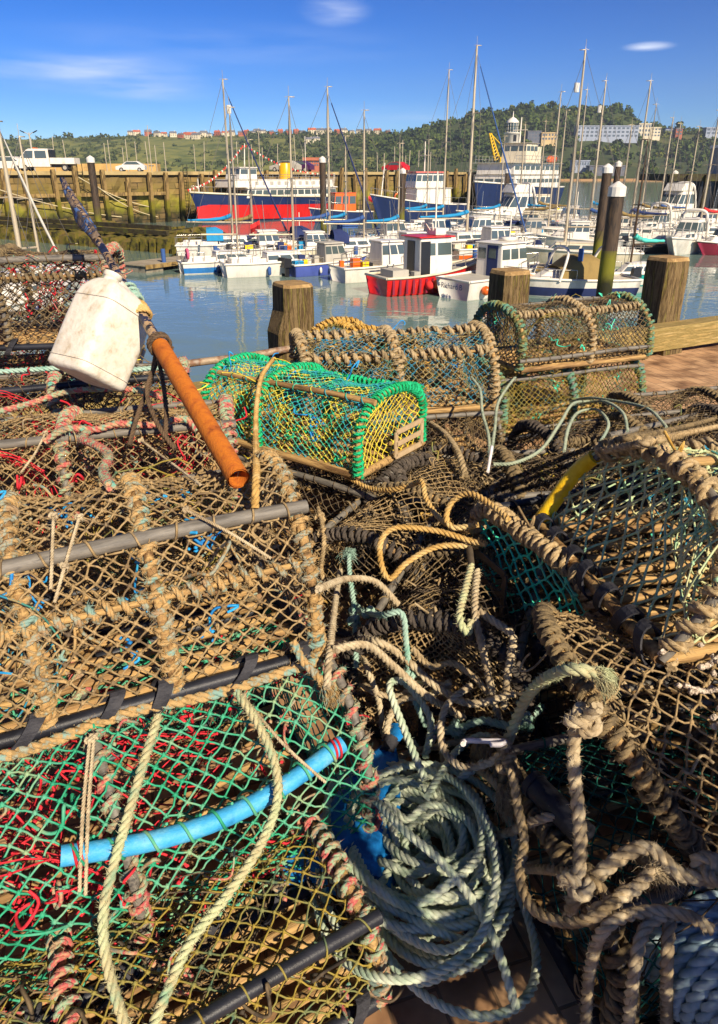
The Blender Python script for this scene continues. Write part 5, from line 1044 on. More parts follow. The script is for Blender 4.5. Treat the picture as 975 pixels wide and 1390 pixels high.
# --- ferry ---
def ferry():
    p=pier_at(.0,4.0); r=empty('passenger_ferry',(p[0],p[1],WZ),225); tag(r,'red and blue passenger ferry with white decks and yellow funnel at the far pier','ferry',BG)
    r.scale=(.88,.9,.80); L=25;B=5.6;h=Hull(r,L,B,3.0,B_navy,B_red,B_red,None,tw=.8,rise=.35,rake=.06,deck=B_teak,gun=B_cream,full=2.8)
    b=MB(); n=30
    for sy in(-1,1):
        V=[];
        for i in range(n+1): 
            t=i/n; w=h.beam(t); s_=h.sheer(t)
            for z in(.12,1.98): fr=.84+.11*(z/3/.6); fl=fr if t<.6 else fr*(1-(1-fr)*1.1*(t-.6)/.4); V.append((h.x(t)-.06*L*.55*t**4,sy*(w*fl+.05),z+.5*max(0,t-.1)**1.8*.8))
        f=[(2*i,2*i+2,2*i+3,2*i+1) if sy<0 else (2*i,2*i+1,2*i+3,2*i+2) for i in range(n)]; b.add(V,f)
    b.build('red_topsides',B_red,r)
    cabin(r,-9.5,6.0,4.6,3.0,4.25,B_white,rf=.3,rb=.2,ins=.05,win=(13,3),wf=(.3,.82),over=.25,name='saloon_deck',rt=.12)
    cabin(r,-9.0,7.6,4.3,4.38,5.35,B_white,rf=.1,rb=.1,ins=.05,win=(0,0),over=.1,name='upper_deck_bulwark',rt=.08)
    b=MB()
    for i in range(11):
        x=-8+i*1.2
        for sy in(-1,1): y=sy*2.15; panel(b,[(x,y,4.7),(x+.5,y,4.7),(x+.5,y,5.15),(x,y,5.15)] if sy<0 else [(x+.5,y,4.7),(x,y,4.7),(x,y,5.15),(x+.5,y,5.15)],.03)
    b.build('deck_bench',B_grey,r,smooth=False)
    cabin(r,3.6,6.4,3.0,5.44,6.9,B_white,rf=.25,rb=.0,ins=.08,win=(2,3),wf=(.45,.88),over=.2,name='wheelhouse',rt=.1)
    b=MB(); tube(b,[(-2.3,0,5.4),(-2.3,0,7.5),(-2.3,0,7.6)],[.9,.87,.8],18); b.build('funnel',B_yellow,r)
    b=MB(); tube(b,[(-2.3,0,7.59),(-2.3,0,7.8)],[.5,.5],12); b.build('exhaust',B_dark,r)
    for A__,B__ in(((4.4,0,6.9),(4.2,0,10.)),((11.5,0,3.6),(11.5,0,5.6)),((-11,0,3.),(-11.2,0,6.2))): b=MB(); tube(b,[A__,B__],[.09,.05],6); b.build('mast',M_mastw,r)
    b=MB(); T=np.linspace(0,1,70); A_=np.array((13.0,0,4.2)); Bq=np.array((4.2,0,9.9)); C_=np.array((-11.2,0,6.1))
    for a_,c_ in((A_,Bq),(Bq,C_)):
        for t in np.linspace(.02,.98,34): p_=a_*(1-t)+c_*t-np.array((0,0,1.1*math.sin(PI*t))); b.add([p_,p_+(.14,0,-.32),p_+(.28,0,0)],T=[(0,1,2)],m=int(t*1000)%2); b.add([p_+(0,.02,0),p_+(.28,.02,0),p_+(.14,.02,-.32)],T=[(0,1,2)],m=int(t*1000)%2)
    b.build('bunting',[C_red,B_white],r,smooth=False)
    for sy in(-1,1):
        rails(r,h,.86,.99,.8,5); break
    for x0_,x1_ in((-9.4,6.6),): 
        for sy in(-1,1):
            b=MB()
            for zz in(5.75,6.05): tube(b,[(x0_,sy*2.1,zz),(3.5,sy*2.1,zz)],.025,4)
            for x in np.arange(x0_,3.6,1.0): tube(b,[(x,sy*2.1,5.36),(x,sy*2.1,6.05)],.025,4)
            b.build('guard_rail',M_rail,r)
    b=MB(); P=[(5.3+.0,-2.32,4.0)]; 
    for x in(-6,0): tube(b,[(x+.4*math.cos(t),-2.42,4.0+.4*math.sin(t)) for t in np.linspace(0,2*PI,13)],.09,6)
    b.build('lifebuoy',C_red,r)
ferry()
def trawler():
    p=PZ(560,299,WZ); r=empty('fishing_trawler',(p[0]+.5,p[1],WZ),205); tag(r,'dark blue hulled trawler with white wheelhouse and pink roof at the far pier','trawler',BG)
    L=11.5;B=3.9;h=Hull(r,L,B,1.7,B_navy,B_dark,B_rust,None,tw=.85,rise=.8,rake=.1,deck=B_grey,full=2.6)
    cabin(r,-3.6,.9,2.7,1.7,3.4,B_white,rf=.1,rb=0,ins=.05,win=(0,0),over=.15,name='deckhouse'); cabin(r,-2.6,1.0,2.5,3.46,5.0,B_white,paint('pink roof paint','#c46a62'),rf=.2,rb=0,ins=.06,win=(5,4),wf=(.45,.85),over=.2,name='wheelhouse',rt=.15)
    b=MB(); tube(b,[(-.8,0,5.1),(-.8,0,8.2)],[.08,.05],6); tube(b,[(-.8,-1,6.8),(-.8,1,6.8)],.04,4); tube(b,[(4.6,0,2.6),(4.2,0,6.)],[.08,.06],5); b.build('mast',M_mastw,r)
    b=MB(); 
    for x in(-.6,1.8): tube(b,[(x+.35*math.cos(t),-1.42,2.5+.35*math.sin(t)) for t in np.linspace(0,2*PI,13)],.09,6)
    b.build('lifebuoy',B_orange,r); rails(r,h,.6,.99,.7,5); rails(r,h,.02,.3,.7,4)
trawler()
def pilotboat():
    r=start('small orange wheelhouse boat tucked behind the ferry stern','pilot boat','pilot_boat',462,302,205); L=7;h=Hull(r,L,2.6,1.1,B_navy,B_red,B_red,None,rise=.5,deck=B_grey)
    cabin(r,-1.5,1.2,2.0,1.05,3.0,B_orange,B_orange,rf=.3,rb=0,ins=.1,win=(3,3),name='wheelhouse'); rails(r,h,.5,.99,.8,5); flag(r,(-3.3,0,1.2),.7,.5,C_red,1.5)
pilotboat()
def ship():
    r=empty('white_ship',(24.6,124,WZ),-130); tag(r,'large white ship with dark blue hull moored below the lighthouse','ship',BG)
    L=23;B=8.0;h=Hull(r,L,B,2.9,B_navy,B_navy,B_rust,None,tw=.85,rise=.4,rake=.06,deck=B_grey,full=3)
    cabin(r,-9.5,6.2,7.0,2.9,4.7,B_white,rf=.2,rb=0,ins=.05,win=(11,4),wf=(.4,.72),over=.15,name='main_deckhouse'); cabin(r,-9,6,6.6,4.82,6.4,B_white,rf=.15,rb=0,ins=.05,win=(9,0),wf=(.4,.75),over=.6,name='upper_deckhouse'); cabin(r,-3.2,.6,4.4,6.5,9.3,B_cream,rf=.2,rb=0,ins=.1,win=(3,3),over=.3,wf=(.6,.85),name='bridge')
    b=MB(); cyl(b,(-5,0,6.5),1.0,.9,2.3,16); b.build('funnel',B_cream,r); b=MB(); tube(b,[(-1,0,9.3),(-1.1,0,13)],[.15,.08],6); tube(b,[(-1,-1.2,11.2),(-1,1.2,11.2)],.06,5); b.build('mast',M_mastw,r)
    for zz in(6.45,): 
        for sy in(-1,1):
            b=MB(); 
            for q_ in(.5,1.): tube(b,[(-9,sy*3.5,zz+q_),(6.2,sy*3.5,zz+q_)],.03,4)
            for x in np.arange(-9,6.3,1.0): tube(b,[(x,sy*3.5,zz),(x,sy*3.5,zz+1)],.03,4)
            b.build('guard_rail',M_rail,r)
    b=MB()
    for x in(-7.4,): tube(b,[(x-1.4,2.6,7.2),(x-1,2.6,7.1),(x+1,2.6,7.1),(x+1.4,2.6,7.2)],[.2,.5,.5,.1],8)
    b.build('lifeboat',B_orange,r); rails(r,h,.8,.99,1.0,6)
ship()
def line(label,A_,B_,sag,rr_=.05,m=None):
    A_=np.array(A_);B_=np.array(B_); t=np.linspace(0,1,24)[:,None]; P=A_*(1-t)+B_*t; P[:,2]-=sag*4*(t*(1-t))[:,0]; o=P.mean(0); b=MB(); tube(b,P-o,rr_,6); q=b.build('mooring_line',m or mat('pale mooring rope',['#b8a780','#cfc09a'],2,.9),None); q.location=o; tag(q,label,'mooring line','mooring lines of the ferry')
fb0=PD(263,283,83)
line('upper mooring line from the ferry bow to the far pier',fb0,pier_at(-22,1.15,1.2),1.1); line('middle mooring line sagging from the ferry bow to the pier',fb0+(0,0,-.5),pier_at(-21,1.15,1.),1.7); line('long low mooring line from the ferry bow to the capped pile',fb0+(.2,0,-.9),pier_at(-31,1.2,.6),1.2)
# --- pontoons ---
def pontoon(label,u0,v0,u1,v1,w=1.7):
    a=PZ(u0,v0,WZ+.45); c=PZ(u1,v1,WZ+.45); d=c-a; L=np.linalg.norm(d[:2]); r=empty('floating_pontoon',((a[0]+c[0])/2,(a[1]+c[1])/2,WZ),math.degrees(math.atan2(d[1],d[0]))); tag(r,label,'pontoon')
    b=MB(); box(b,-L/2,L/2,-w/2,w/2,.36,.44); b.build('walkway',mat('pontoon decking',['#8a7f6c','#a3977f','#776b57'],.8,.9,stretch=(6,.5,1)),r,smooth=False)
    b=MB(); box(b,-L/2,L/2,-w/2-.05,-w/2-.002,.22,.43); box(b,-L/2,L/2,w/2+.002,w/2+.05,.22,.43); b.build('edge_beam',M_gold,r,smooth=False)
    b=MB(); 
    for x in np.arange(-L/2+.7,L/2-.5,2.4): box(b,x-.6,x+.6,-w/2+.1,w/2-.1,-.3,.358)
    b.build('float',M_conc,r,smooth=False)
    for x in np.arange(-L/2+1.5,L/2,4): b=MB(); cyl(b,(x,-w/2+.2,.441),.12,.12,.7,8); b.build('power_post',C_blue,r)
pontoon('timber pontoon reaching in from the left towards the blue and white boat',180,358,262,348,2.0)
pontoon('long pontoon behind the first row of boats in the middle',262,349,520,350)
pontoon('pontoon behind the red fishing boat and the blue door boat',520,350,800,362)
pontoon('pontoon in front of the far fishing boats',470,325,680,328)
pontoon('pontoon leading to the white cruisers at the right',690,322,905,322)
# flags that stand out
def bigflag(label,u,v,D,cs,w=1.6,h=1.1,pole=4):
    p=PD(u,v,D); r=empty('signal_flag',(p[0],p[1],p[2]-pole)); tag(r,label,'flag'); b=MB(); tube(b,[(0,0,0),(0,0,pole+.1)],.04,6); b.build('flag_pole',M_mastw,r)
    for i,(c,z0,z1) in enumerate(cs):
        b=MB(); V=[]
        for k in range(9):
            t=k/8; 
            for zz in(z0,z1): V+=[(.05+w*t,.12*math.sin(t*6),(zz-1)*h-.5*h*t),(.05+w*t,.02+.12*math.sin(t*6),(zz-1)*h-.5*h*t)]
        b.add(V,ringfaces(9,4)); b.build('flag_panel',c,r)
bigflag('red and yellow signal flag flying above the stern of the ferry',414,186,88,((C_red,.5,1),(C_yel,0,.495)),1.4,2.2,7)
bigflag('tall red flag hanging beside the dark piles and white ship',699,241,80,((C_red,0,1),),1.9,3.4,7)
bigflag('small pink and white flag right of the red flag over the water',785,262,62,((C_pink,0,1),),1.1,.8,3.5)
bigflag('red white and blue ensign behind the purple hulled motor boat',406,290,62,((C_red,.62,1),(B_white,.4,.615),(C_navy,0,.395)),1.5,1.6,4)
bigflag('red cloth draped at the right edge beside the cruiser',953,305,48,((C_red,0,1),),2.2,1.1,2)
# ---------------------------------------------------------------- things on the pier
def wheel(root,x,y,z,r,w=.2):
    b=MB(); tube(b,[(x,y-w/2,z),(x,y-w/2+.02,z),(x,y+w/2-.02,z),(x,y+w/2,z)],[r*.9,r,r,r*.9],14); o=b.build('wheel',M_rubber,root); b=MB(); tube(b,[(x,y-w/2-.01,z),(x,y+w/2+.01,z)],r*.55,10); b.build('rim',B_grey,o)
def van():
    p=PD(66,234,77.5); r=empty('pickup_truck',(p[0],p[1],PZT),183); tag(r,'white crew cab pickup truck with an open bed parked on the far pier','truck')
    b=MB(); V=[];prof=[(3.0,.45),(3.05,1.0),(2.55,1.25),(1.75,2.05),(1.45,2.2),(-.55,2.2),(-.6,.45)]
    V=[(x,-.95+.06*(z>1.3),z) for x,z in prof]+[(x,.95-.06*(z>1.3),z) for x,z in prof]; n=len(prof)
    b.add(V,[(i,i+n,(i+1)%n+n,(i+1)%n) for i in range(n)]); b.add(V[:n],P=[list(range(n))]); b.add(V[n:],P=[list(range(n))[::-1]]); b.build('cab',B_white,r,smooth=False)
    for sy in(-1,1):
        for x0,x1,xt0,xt1 in((1.1,2.35,1.0,1.72),(-.35,.85,-.3,.85)):
            q=[(x0,sy*.955,1.3),(x1,sy*.955,1.3),(xt1,sy*.90,2.0),(xt0,sy*.90,2.0)]
            b=MB(); panel(b,q if sy<0 else [q[1],q[0],q[3],q[2]],.02); b.build('window',M_window,r,smooth=False)
    b=MB(); panel(b,[(2.50,-.8,1.33),(2.50,.8,1.33),(1.86,.75,1.98),(1.86,-.75,1.98)],.03); b.build('windscreen',M_window,r,smooth=False)
    b=MB(); box(b,2.98,3.1,-.93,.93,.4,.75); b.build('bumper',B_dark,r,smooth=False)
    for sy in(-1,1): b=MB(); box(b,2.9,3.07,sy*.75-.15,sy*.75+.15,.85,1.08); b.build('headlight',M_rail,r,smooth=False)
    b=MB(); box(b,-3.2,-.65,-1.0,1.0,.72,.85); box(b,-3.2,-.65,-1.0,-.95,.852,1.32); box(b,-3.2,-.65,.95,1.0,.852,1.32); box(b,-3.2,-3.15,-.948,.948,.852,1.32); b.build('load_bed',B_white,r,smooth=False)
    b=MB(); box(b,-.72,-.63,-.95,.95,.86,2.12); b.build('headboard',B_dark,r,smooth=False); b=MB(); box(b,-3.0,2.2,-.4,.4,.4,.70); b.build('chassis',B_dark,r,smooth=False)
    for x in(2.1,-2.1): 
        for y in(-.85,.85): wheel(r,x,y,.36,.36)
    b=MB(); box(b,.9,1.1,-.5,.5,2.205,2.32); b.build('beacon',B_orange,r,smooth=False)
van()
def car(label,u,v,D,yaw,m):
    p=PD(u,v,D); r=empty('parked_car',(p[0],p[1],PZT),yaw); tag(r,label,'car','cars parked on the far pier'); prof=[(2.1,.3),(2.1,.75),(1.2,.95),(.5,1.42),(-1.0,1.45),(-1.9,.95),(-2.1,.85),(-2.1,.3)]; n=len(prof)
    V=[(x,-.85+.12*(z>1.2),z) for x,z in prof]+[(x,.85-.12*(z>1.2),z) for x,z in prof]; b=MB(); b.add(V,[(i,i+n,(i+1)%n+n,(i+1)%n) for i in range(n)]); b.add(V[:n],P=[list(range(n))]); b.add(V[n:],P=[list(range(n))[::-1]]); b.build('body',m,r,smooth=False)
    for sy in(-1,1):
        q=[(-1.5,sy*.845,1.0),(.95,sy*.845,1.0),(.45,sy*.735,1.38),(-.95,sy*.735,1.38)]; b=MB(); panel(b,q if sy<0 else [q[1],q[0],q[3],q[2]],.02); b.build('window',M_window,r,smooth=False)
    b=MB(); panel(b,[(1.14,-.7,.98),(1.14,.7,.98),(.56,.65,1.40),(.56,-.65,1.40)],.03); b.build('windscreen',M_window,r,smooth=False)
    for x in(1.3,-1.3):
        for y in(-.78,.78): wheel(r,x,y,.31,.31,.18)
car('white car parked on the far pier right of the pickup truck',179,233,106,185,B_white); car('red car on the far pier above the trawler bow',537,234,112,140,paint('red car paint','#c51d28'))
car('silver car on the far pier behind the yellow funnel',388,234,101,160,B_grey); car('dark purple car on the far pier right of the silver car',406,234,104,160,paint('purple car paint','#4a2450')); car('white car half hidden at the left edge beside the pickup truck',12,234,77,180,B_white)
def lamp(label,u,vt,D):
    p=PD(u,234,D); z=PD(u,vt,D)[2]; r=empty('lamp_post',(p[0],p[1],PZT)); tag(r,label,'lamp post'); b=MB(); tube(b,[(0,0,0),(0,0,z-PZT)],[.11,.08],8); b.build('pole',B_grey,r)
    for s in(-1,1): b=MB(); tube(b,spline([(0,0,z-PZT-.3),(s*.3,0,z-PZT-.05),(s*.55,0,z-PZT)],.1),.04,5); a=b.build('arm',B_grey,r); b=MB(); tube(b,[(s*.5,0,z-PZT),(s*.95,0,z-PZT+.2)],[.14,.1],8,flat=.5); b.build('lamp_head',B_dark,a)
lamp('double headed lamp post on the far pier above the pickup truck',48,181,82)
b=MB(); tube(b,[(0,0,-4.),(0,0,0)],[.10,.06],6); tube(b,[(0,-.8,-2.),(0,.8,-2)],.03,4); bm=b.build('yacht_mast',M_mast,None)
tag(bm,'bare yacht mast showing above the far stone pier','mast','bare masts above the far pier'); first=True
for u,v in((42,188),(71,185),(85,190),(141,194),(146,190),(170,189),(166,200),(183,192),(197,192),(200,170),(210,197),(222,193),(263,196),(277,192),(321,192),(341,196),(351,180),(356,200),(377,195),(399,183),(411,203),(512,207),(522,208),(536,199),(547,190),(551,211),(557,204),(569,204),(585,206),(640,190)):
    D=random.uniform(118,128) if u<250 else random.uniform(128,142); p=PD(u,v,D); o=bm if first else bm.copy()
    if not first: COL.objects.link(o)
    first=False; o.location=p; o.scale=(1,1,(p[2]-WZ)/4.); o.rotation_euler=(0,rad(random.choice((0,0,0,3,-2))),random.random())
# lighthouse
def lighthouse():
    D=141; p=PD(691,236,D); z=lambda v: PD(691,v,D)[2]-PZT; s=D/F*1.03; r=empty('lighthouse',(p[0],p[1],PZT)); tag(r,'white lighthouse tower with glazed lantern at the end of the far pier','lighthouse')
    h=z(181); b=MB(); tube(b,[(0,0,0),(0,0,h*.96),(0,0,h*.97),(0,0,h)],[1.55,1.35,1.6,1.6],20); b.build('tower',B_white,r)
    b=MB(); tube(b,[(0,0,h+.05),(0,0,z(168.5))],1.02,12); b.build('lantern',M_window,r)
    for i in range(12): a=i*PI/6; b=MB(); tube(b,[(1.05*math.cos(a),1.05*math.sin(a),h+.0),(1.05*math.cos(a),1.05*math.sin(a),z(168.5))],.05,4); b.build('lantern_bar',B_white,r)
    b=MB(); zz=z(168.5); tube(b,[(0,0,zz),(0,0,zz+.3),(0,0,zz+.75),(0,0,zz+1.0),(0,0,zz+2.0)],[1.2,1.1,.6,.1,.04],14); b.build('dome',B_white,r)
    b=MB(); 
    for q in(.35,1.0): tube(b,[(1.55*math.cos(t),1.55*math.sin(t),h+q) for t in np.linspace(0,2*PI,17)],.04,4)
    b.build('gallery_rail',B_dark,r)
    for a,zz in((-1.3,.78),(-1.3,.45)): b=MB(); c=np.array((1.40*math.cos(a),1.40*math.sin(a),h*zz)); t_=np.array((-math.sin(a),math.cos(a),0)); panel(b,[c-t_*.3,c+t_*.3,c+t_*.3+(0,0,1.1),c-t_*.3+(0,0,1.1)],.06); b.build('window',B_dark,r,smooth=False)
    b=MB(); box(b,1.7,5.5,-2,2,0,4.5); b.build('keepers_house',B_cream,r,smooth=False)
lighthouse()
def crane():
    D=133; p=PD(676,222,D); r=empty('harbour_crane',(p[0],p[1],PZT)); tag(r,'yellow lattice crane jib beside the lighthouse','crane'); m=paint('yellow crane paint','#d8b012')
    b=MB(); A0_=np.array((0,0,2.0)); A1=PD(666,181,D)-np.array(r.location)
    for o1 in((-.45,0,0),(.45,0,0),(-.45,.9,0),(.45,.9,0)): tube(b,[A0_+o1,A1+np.array(o1)*.4],.13,4)
    for k in range(9): t=k/9; t2=(k+1)/9; P0=A0_*(1-t)+A1*t; P1=A0_*(1-t2)+A1*t2; tube(b,[P0+(-.45*(1-.6*t),0,0),P1+(.45*(1-.6*t2),0,0)],.09,4)
    b.build('jib',m,r); b=MB(); tube(b,[A1,(2.2,0,3.0)],.08,4); box(b,.2,2.6,-1,1,.6,2.6); b.build('cab',m,r,smooth=False); b=MB(); box(b,-.5,2.4,-1.1,1.1,0,.598); b.build('base',B_dark,r,smooth=False)
crane()
# dark timber pier at the right
r=empty('timber_jetty',(*PZ(975,303,WZ)[:2],WZ),0); tag(r,'dark timber jetty at the right edge behind the cruisers','jetty')
b=MB(); box(b,-6,30,.5,9,4.2,4.9); b.build('jetty_deck',M_wetdark,r,smooth=False)
for i in range(16): b=MB(); x=-5.7+i*1.9; box(b,x-.22,x+.22,.1,.5,-3,4.8); b.build('jetty_pile',M_wetdark,r,smooth=False)
b=MB(); box(b,-6,30,1.2,1.5,-3,4.198); b.build('jetty_boarding',B_dark,r,smooth=False)
def shed():
    q=PZ(975,303,WZ); r=empty('jetty_shed',(q[0]+3.0,q[1]+4,WZ+4.9)); tag(r,'pale shed with blue and red trim on the timber jetty','shed'); b=MB(); box(b,-2.5,6,-2,2,0,2.6); b.build('shed_wall',B_grey,r,smooth=False); b=MB(); box(b,-2.6,6.1,-2.1,2.1,2.61,2.9); b.build('roof',B_white,r,smooth=False); b=MB(); box(b,-2.4,5.9,-2.06,-2.01,.5,1.0); b.build('blue_band',C_blue,r,smooth=False); b=MB(); box(b,-2.4,5.9,-2.06,-2.01,1.02,1.3); b.build('red_band',C_red,r,smooth=False)
shed()
# ---------------------------------------------------------------- hills, beach, woods, houses
def ridge(u,pts): return np.interp(u,[p[0] for p in pts],[p[1] for p in pts])
RL=[(-700,196),(-200,192),(0,190),(60,190),(100,188),(150,187),(190,185),(260,187),(300,185),(400,183),(480,183),(560,183),(640,182),(760,186)]
RR=[(380,215),(440,205),(500,197),(545,186),(575,178),(610,168),(640,160),(680,154),(720,151),(760,151),(800,149),(830,152),(848,160),(862,172),(900,178),(975,181),(1150,176),(1500,170)]
def hill(name,pts,u0,u1,d0,d1,zb,mats,prof,seed):
    r=np.random.default_rng(seed); nu,nv=150,26; V=[]
    for i in range(nu+1):
        u=u0+(u1-u0)*i/nu; D1=d1; top=PD(u,ridge(u,pts),D1)[2]
        for j in range(nv+1):
            t=j/nv
            if j<=20: q=j/20; D=d0+(D1-d0)*q; z=zb+(top-zb)*prof(q)+ (math.sin(u*.05+q*9)+math.sin(u*.021+q*5))*1.2*math.sin(PI*q)
            else: q=(j-20)/6; D=D1+q*500; z=top-q*q*60
            p=PD(u,236,D); V.append((p[0],p[1],z))
    b=MB(); b.add(V,[(i*(nv+1)+j,(i+1)*(nv+1)+j,(i+1)*(nv+1)+j+1,i*(nv+1)+j+1) for i in range(nu) for j in range(nv)]); o=b.build(name,mats); tag(o,kind='structure')
    Vn=np.array(V).reshape(nu+1,nv+1,3)
    def at(u,q):
        i=np.clip((u-u0)/(u1-u0)*nu,0,nu-.001); j=np.clip(q*20,0,19.999); a,c=int(i),int(j); fi,fj=i-a,j-c
        return Vn[a,c]*(1-fi)*(1-fj)+Vn[a+1,c]*fi*(1-fj)+Vn[a,c+1]*(1-fi)*fj+Vn[a+1,c+1]*fi*fj
    return at
M_hillL=mat('scrub and meadow hillside',['#3b451f','#5c662f','#80803f','#4e5828','#333d1e'],.012,.95,0,detail=6,stretch=(1,1,1.6))
M_hillR=mat('wooded cliff ground',['#2d3819','#46502a','#3a4420','#5a5a30'],.015,.95,0,detail=6)
atL=hill('left_headland',RL,-700,760,640,1000,WZ+1,M_hillL,lambda q:q**.75,3)
atR=hill('right_headland',RR,380,1500,560,860,WZ+.3,M_hillR,lambda q:(.0+q**1.1*.62 if q<.62 else .3666+(q-.62)/.38*.6334),5)
# beach strip
b=MB(); V=[]
for i in range(41):
    u=690+i*20; a=PD(u,236,520); c=PD(u,236,600); V+=[(a[0],a[1],WZ-.3),(c[0],c[1],WZ+2.2)]
b.add(V,[(2*i,2*i+2,2*i+3,2*i+1) for i in range(40)]); tag(b.build('sand_beach',mat('wet sand',['#c9a06a','#b88d58'],.05,.9)),kind='structure')
def crowns(name,label,C,Rr,M,cols,seed):
    # leaf clumps spread through each crown's volume
    r=np.random.default_rng(seed); C=np.asarray(C,float); K=len(C); d=nrm(r.normal(0,1,(K,M,3))); rad_=(.5+.62*r.random((K,M,1))); lob=1+.25*np.sin(d[...,:1]*5+r.random((K,1,1))*6)*np.cos(d[...,1:2]*4)
    P=C[:,None]+d*rad_*lob*Rr[:,None,None]*np.array([1,1,.85]); P[...,2]+=Rr[:,None]*.5
    s=Rr[:,None,None]*(.13+.2*r.random((K,M,1))); n=nrm(d+r.normal(0,.55,d.shape)); a=nrm(np.cross(n,r.normal(0,1,n.shape))); c=np.cross(n,a)
    V=np.stack([P-a*s-c*s*.8,P+a*s*.9-c*s,P+a*s+c*s*.9,P-a*s*.8+c*s],2).reshape(-1,3)
    b=MB(); b.add(V,np.arange(K*M*4).reshape(-1,4)); o=b.build(name,mat(name+' leaves',cols,.035,.95,0,detail=5),None,smooth=False); tag(o,label,'woodland',kind='stuff')
C=[];Rr=[]
for _ in range(1500):
    u=random.uniform(-120,700); q=random.random()
    if 195<u<330 and .2<q<.9 and random.random()<.88: continue
    C.append(atL(u,q)-np.array((0,0,1.))); Rr.append(random.uniform(1.6,3.6)*(1.5 if u>330 else 1))
for u in np.arange(-100,700,7): 
    if random.random()<.75: C.append(atL(u,.99)-np.array((0,0,2.5))); Rr.append(random.uniform(3,6.5))
crowns('scrub_woods','dark scrub and trees on the left headland','' or C,np.array(Rr),30,['#303a1f','#4d5729','#3c4827','#666637'],12)
# houses on the left ridge
M_brick=mat('red brick wall',['#9a5540','#b26a50','#87493a'],.2,.9); M_render=mat('cream render wall',['#c9bda0','#d8cdb4'],.2,.9); M_rooft=mat('orange tiled roof',['#a3543a','#b8664a'],.3,.9); M_roofg=mat('grey slate roof',['#5f6068','#74757c'],.3,.9)
def house(w,d,h,wm,rm,dark=B_dark):
    r=empty('hillside_house',(0,0,0)); b=MB(); box(b,-w/2,w/2,-d/2,d/2,-6,h); b.build('wall',wm,r,smooth=False)
    b=MB(); V=[(-w/2-.4,-d/2-.4,h),(w/2+.4,-d/2-.4,h),(w/2+.4,d/2+.4,h),(-w/2-.4,d/2+.4,h),(-w/2,0,h+d*.42),(w/2,0,h+d*.42)]; b.add(V,[(0,1,5,4),(2,3,4,5)],T=[(3,0,4),(1,2,5)]); b.add([(x,y,z-.05) for x,y,z in V[:4]],[(3,2,1,0)]); ro=b.build('roof',rm,r,smooth=False)
    b=MB(); box(b,w*.25-.5,w*.25+.5,-.5,.5,h+.3,h+d*.42+1.4); b.build('chimney',wm,ro,smooth=False)
    for i in range(3):
        for zz in(h*.15,h*.58):
            if h<4 and zz>1.5: continue
            b=MB(); x=-w/2+w*(i+.5)/3; panel(b,[(x-.6,-d/2,zz),(x+.6,-d/2,zz),(x+.6,-d/2,zz+1.4),(x-.6,-d/2,zz+1.4)],.06); b.build('window',dark,r,smooth=False)
    return r
protos=[(house(11,8,5.5,M_brick,M_rooft),'distant red brick house with orange roof on the left ridge'),(house(13,8,5.5,M_render,M_roofg),'distant cream house with grey roof on the left ridge'),(house(15,9,5.5,M_render,M_rooft),'distant cream house with orange roof on the left ridge'),(house(12,8,5.5,M_brick,M_roofg),'distant brick house with slate roof on the left ridge')]
used=set()
for (u,q) in [(184,1.0),(192,1.0),(207,.99),(219,.97),(228,.98),(240,.97),(250,.93),(258,.96),(266,.92),(273,.94),(281,.97),(288,.94),(270,.86),(262,.88),(299,.98),(309,.96),(318,.98),(330,.95),(338,.99),(347,.97),(352,1.0),(360,.98),(371,.96),(383,.99),(394,.97),(404,.98),(413,.95),(425,.99),(436,.97),(446,.99),(458,.96),(467,.98),(478,.96),(488,.99),(500,.97),(512,.99),(526,.97),(430,.6),(421,.58)]:
    k=random.choice((0,1,1,2,3)); pr,lb=protos[k]; o=pr if k not in used else copy_tree(pr); used.add(k); p=atL(u,q); o.location=(p[0],p[1],p[2]+1.0); o.rotation_euler.z=rad(random.uniform(-30,30)); tag(o,lb,'house','houses along the left ridge'); s=random.uniform(.5,.78); o.scale=(s,s,s)
for k,(pr,lb) in enumerate(protos):
    if k not in used: bpy.data.objects.remove(pr)
SITES=[]
def block(label,u0,u1,v0,v1,D,wm,nw,nr,roof=None,name='hotel_building',yaw=0):
    if D>700:   # stand the building where the hillside comes into sight at this height
        for q in np.linspace(.02,.995,120):
            P_=atR((u0+u1)/2,q); w_=P_-np.array((0,0,H)); v_=V0-F*((w_[2]*CP+w_[1]*SP)/(w_[1]*CP-w_[2]*SP))
            if v_<=v1+1: break
        D=(P_[1]-16)/ray((u0+u1)/2,v1)[1]; SITES.append((P_[0],P_[1]-14,PD(u1,v1,D)[0]-PD(u0,v1,D)[0]))
    a=PD(u0,v1,D); c=PD(u1,v1,D); top=PD((u0+u1)/2,v0,D)[2]; w=c[0]-a[0]; h=top-a[2]; r=empty(name,((a[0]+c[0])/2,a[1],a[2]),yaw); tag(r,label,'building'); b=MB(); box(b,-w/2,w/2,0,10,-5,h); b.build('wall',wm,r,smooth=False)
    b=MB(); box(b,-w/2-.5,w/2+.5,-.5,10.5,h+.01,h+.9); b.build('roof',roof or wm,r,smooth=False)
    for j in range(nr):
        for i in range(nw): b=MB(); x=-w/2+w*(i+.5)/nw; z=h*(j+.3)/nr; ww=w/nw*.3; panel(b,[(x-ww,0,z),(x+ww,0,z),(x+ww,0,z+h/nr*.5),(x-ww,0,z+h/nr*.5)],.08); b.build('window',M_winblue,r,smooth=False)
M_winblue=mat('distant window',['#59636f'],1,.3); M_hotel=mat('white hotel render',['#8f98a8','#9ea6b4'],.1,.8); M_cream=mat('sandstone terrace',['#c5a878','#d2b888'],.1,.9)
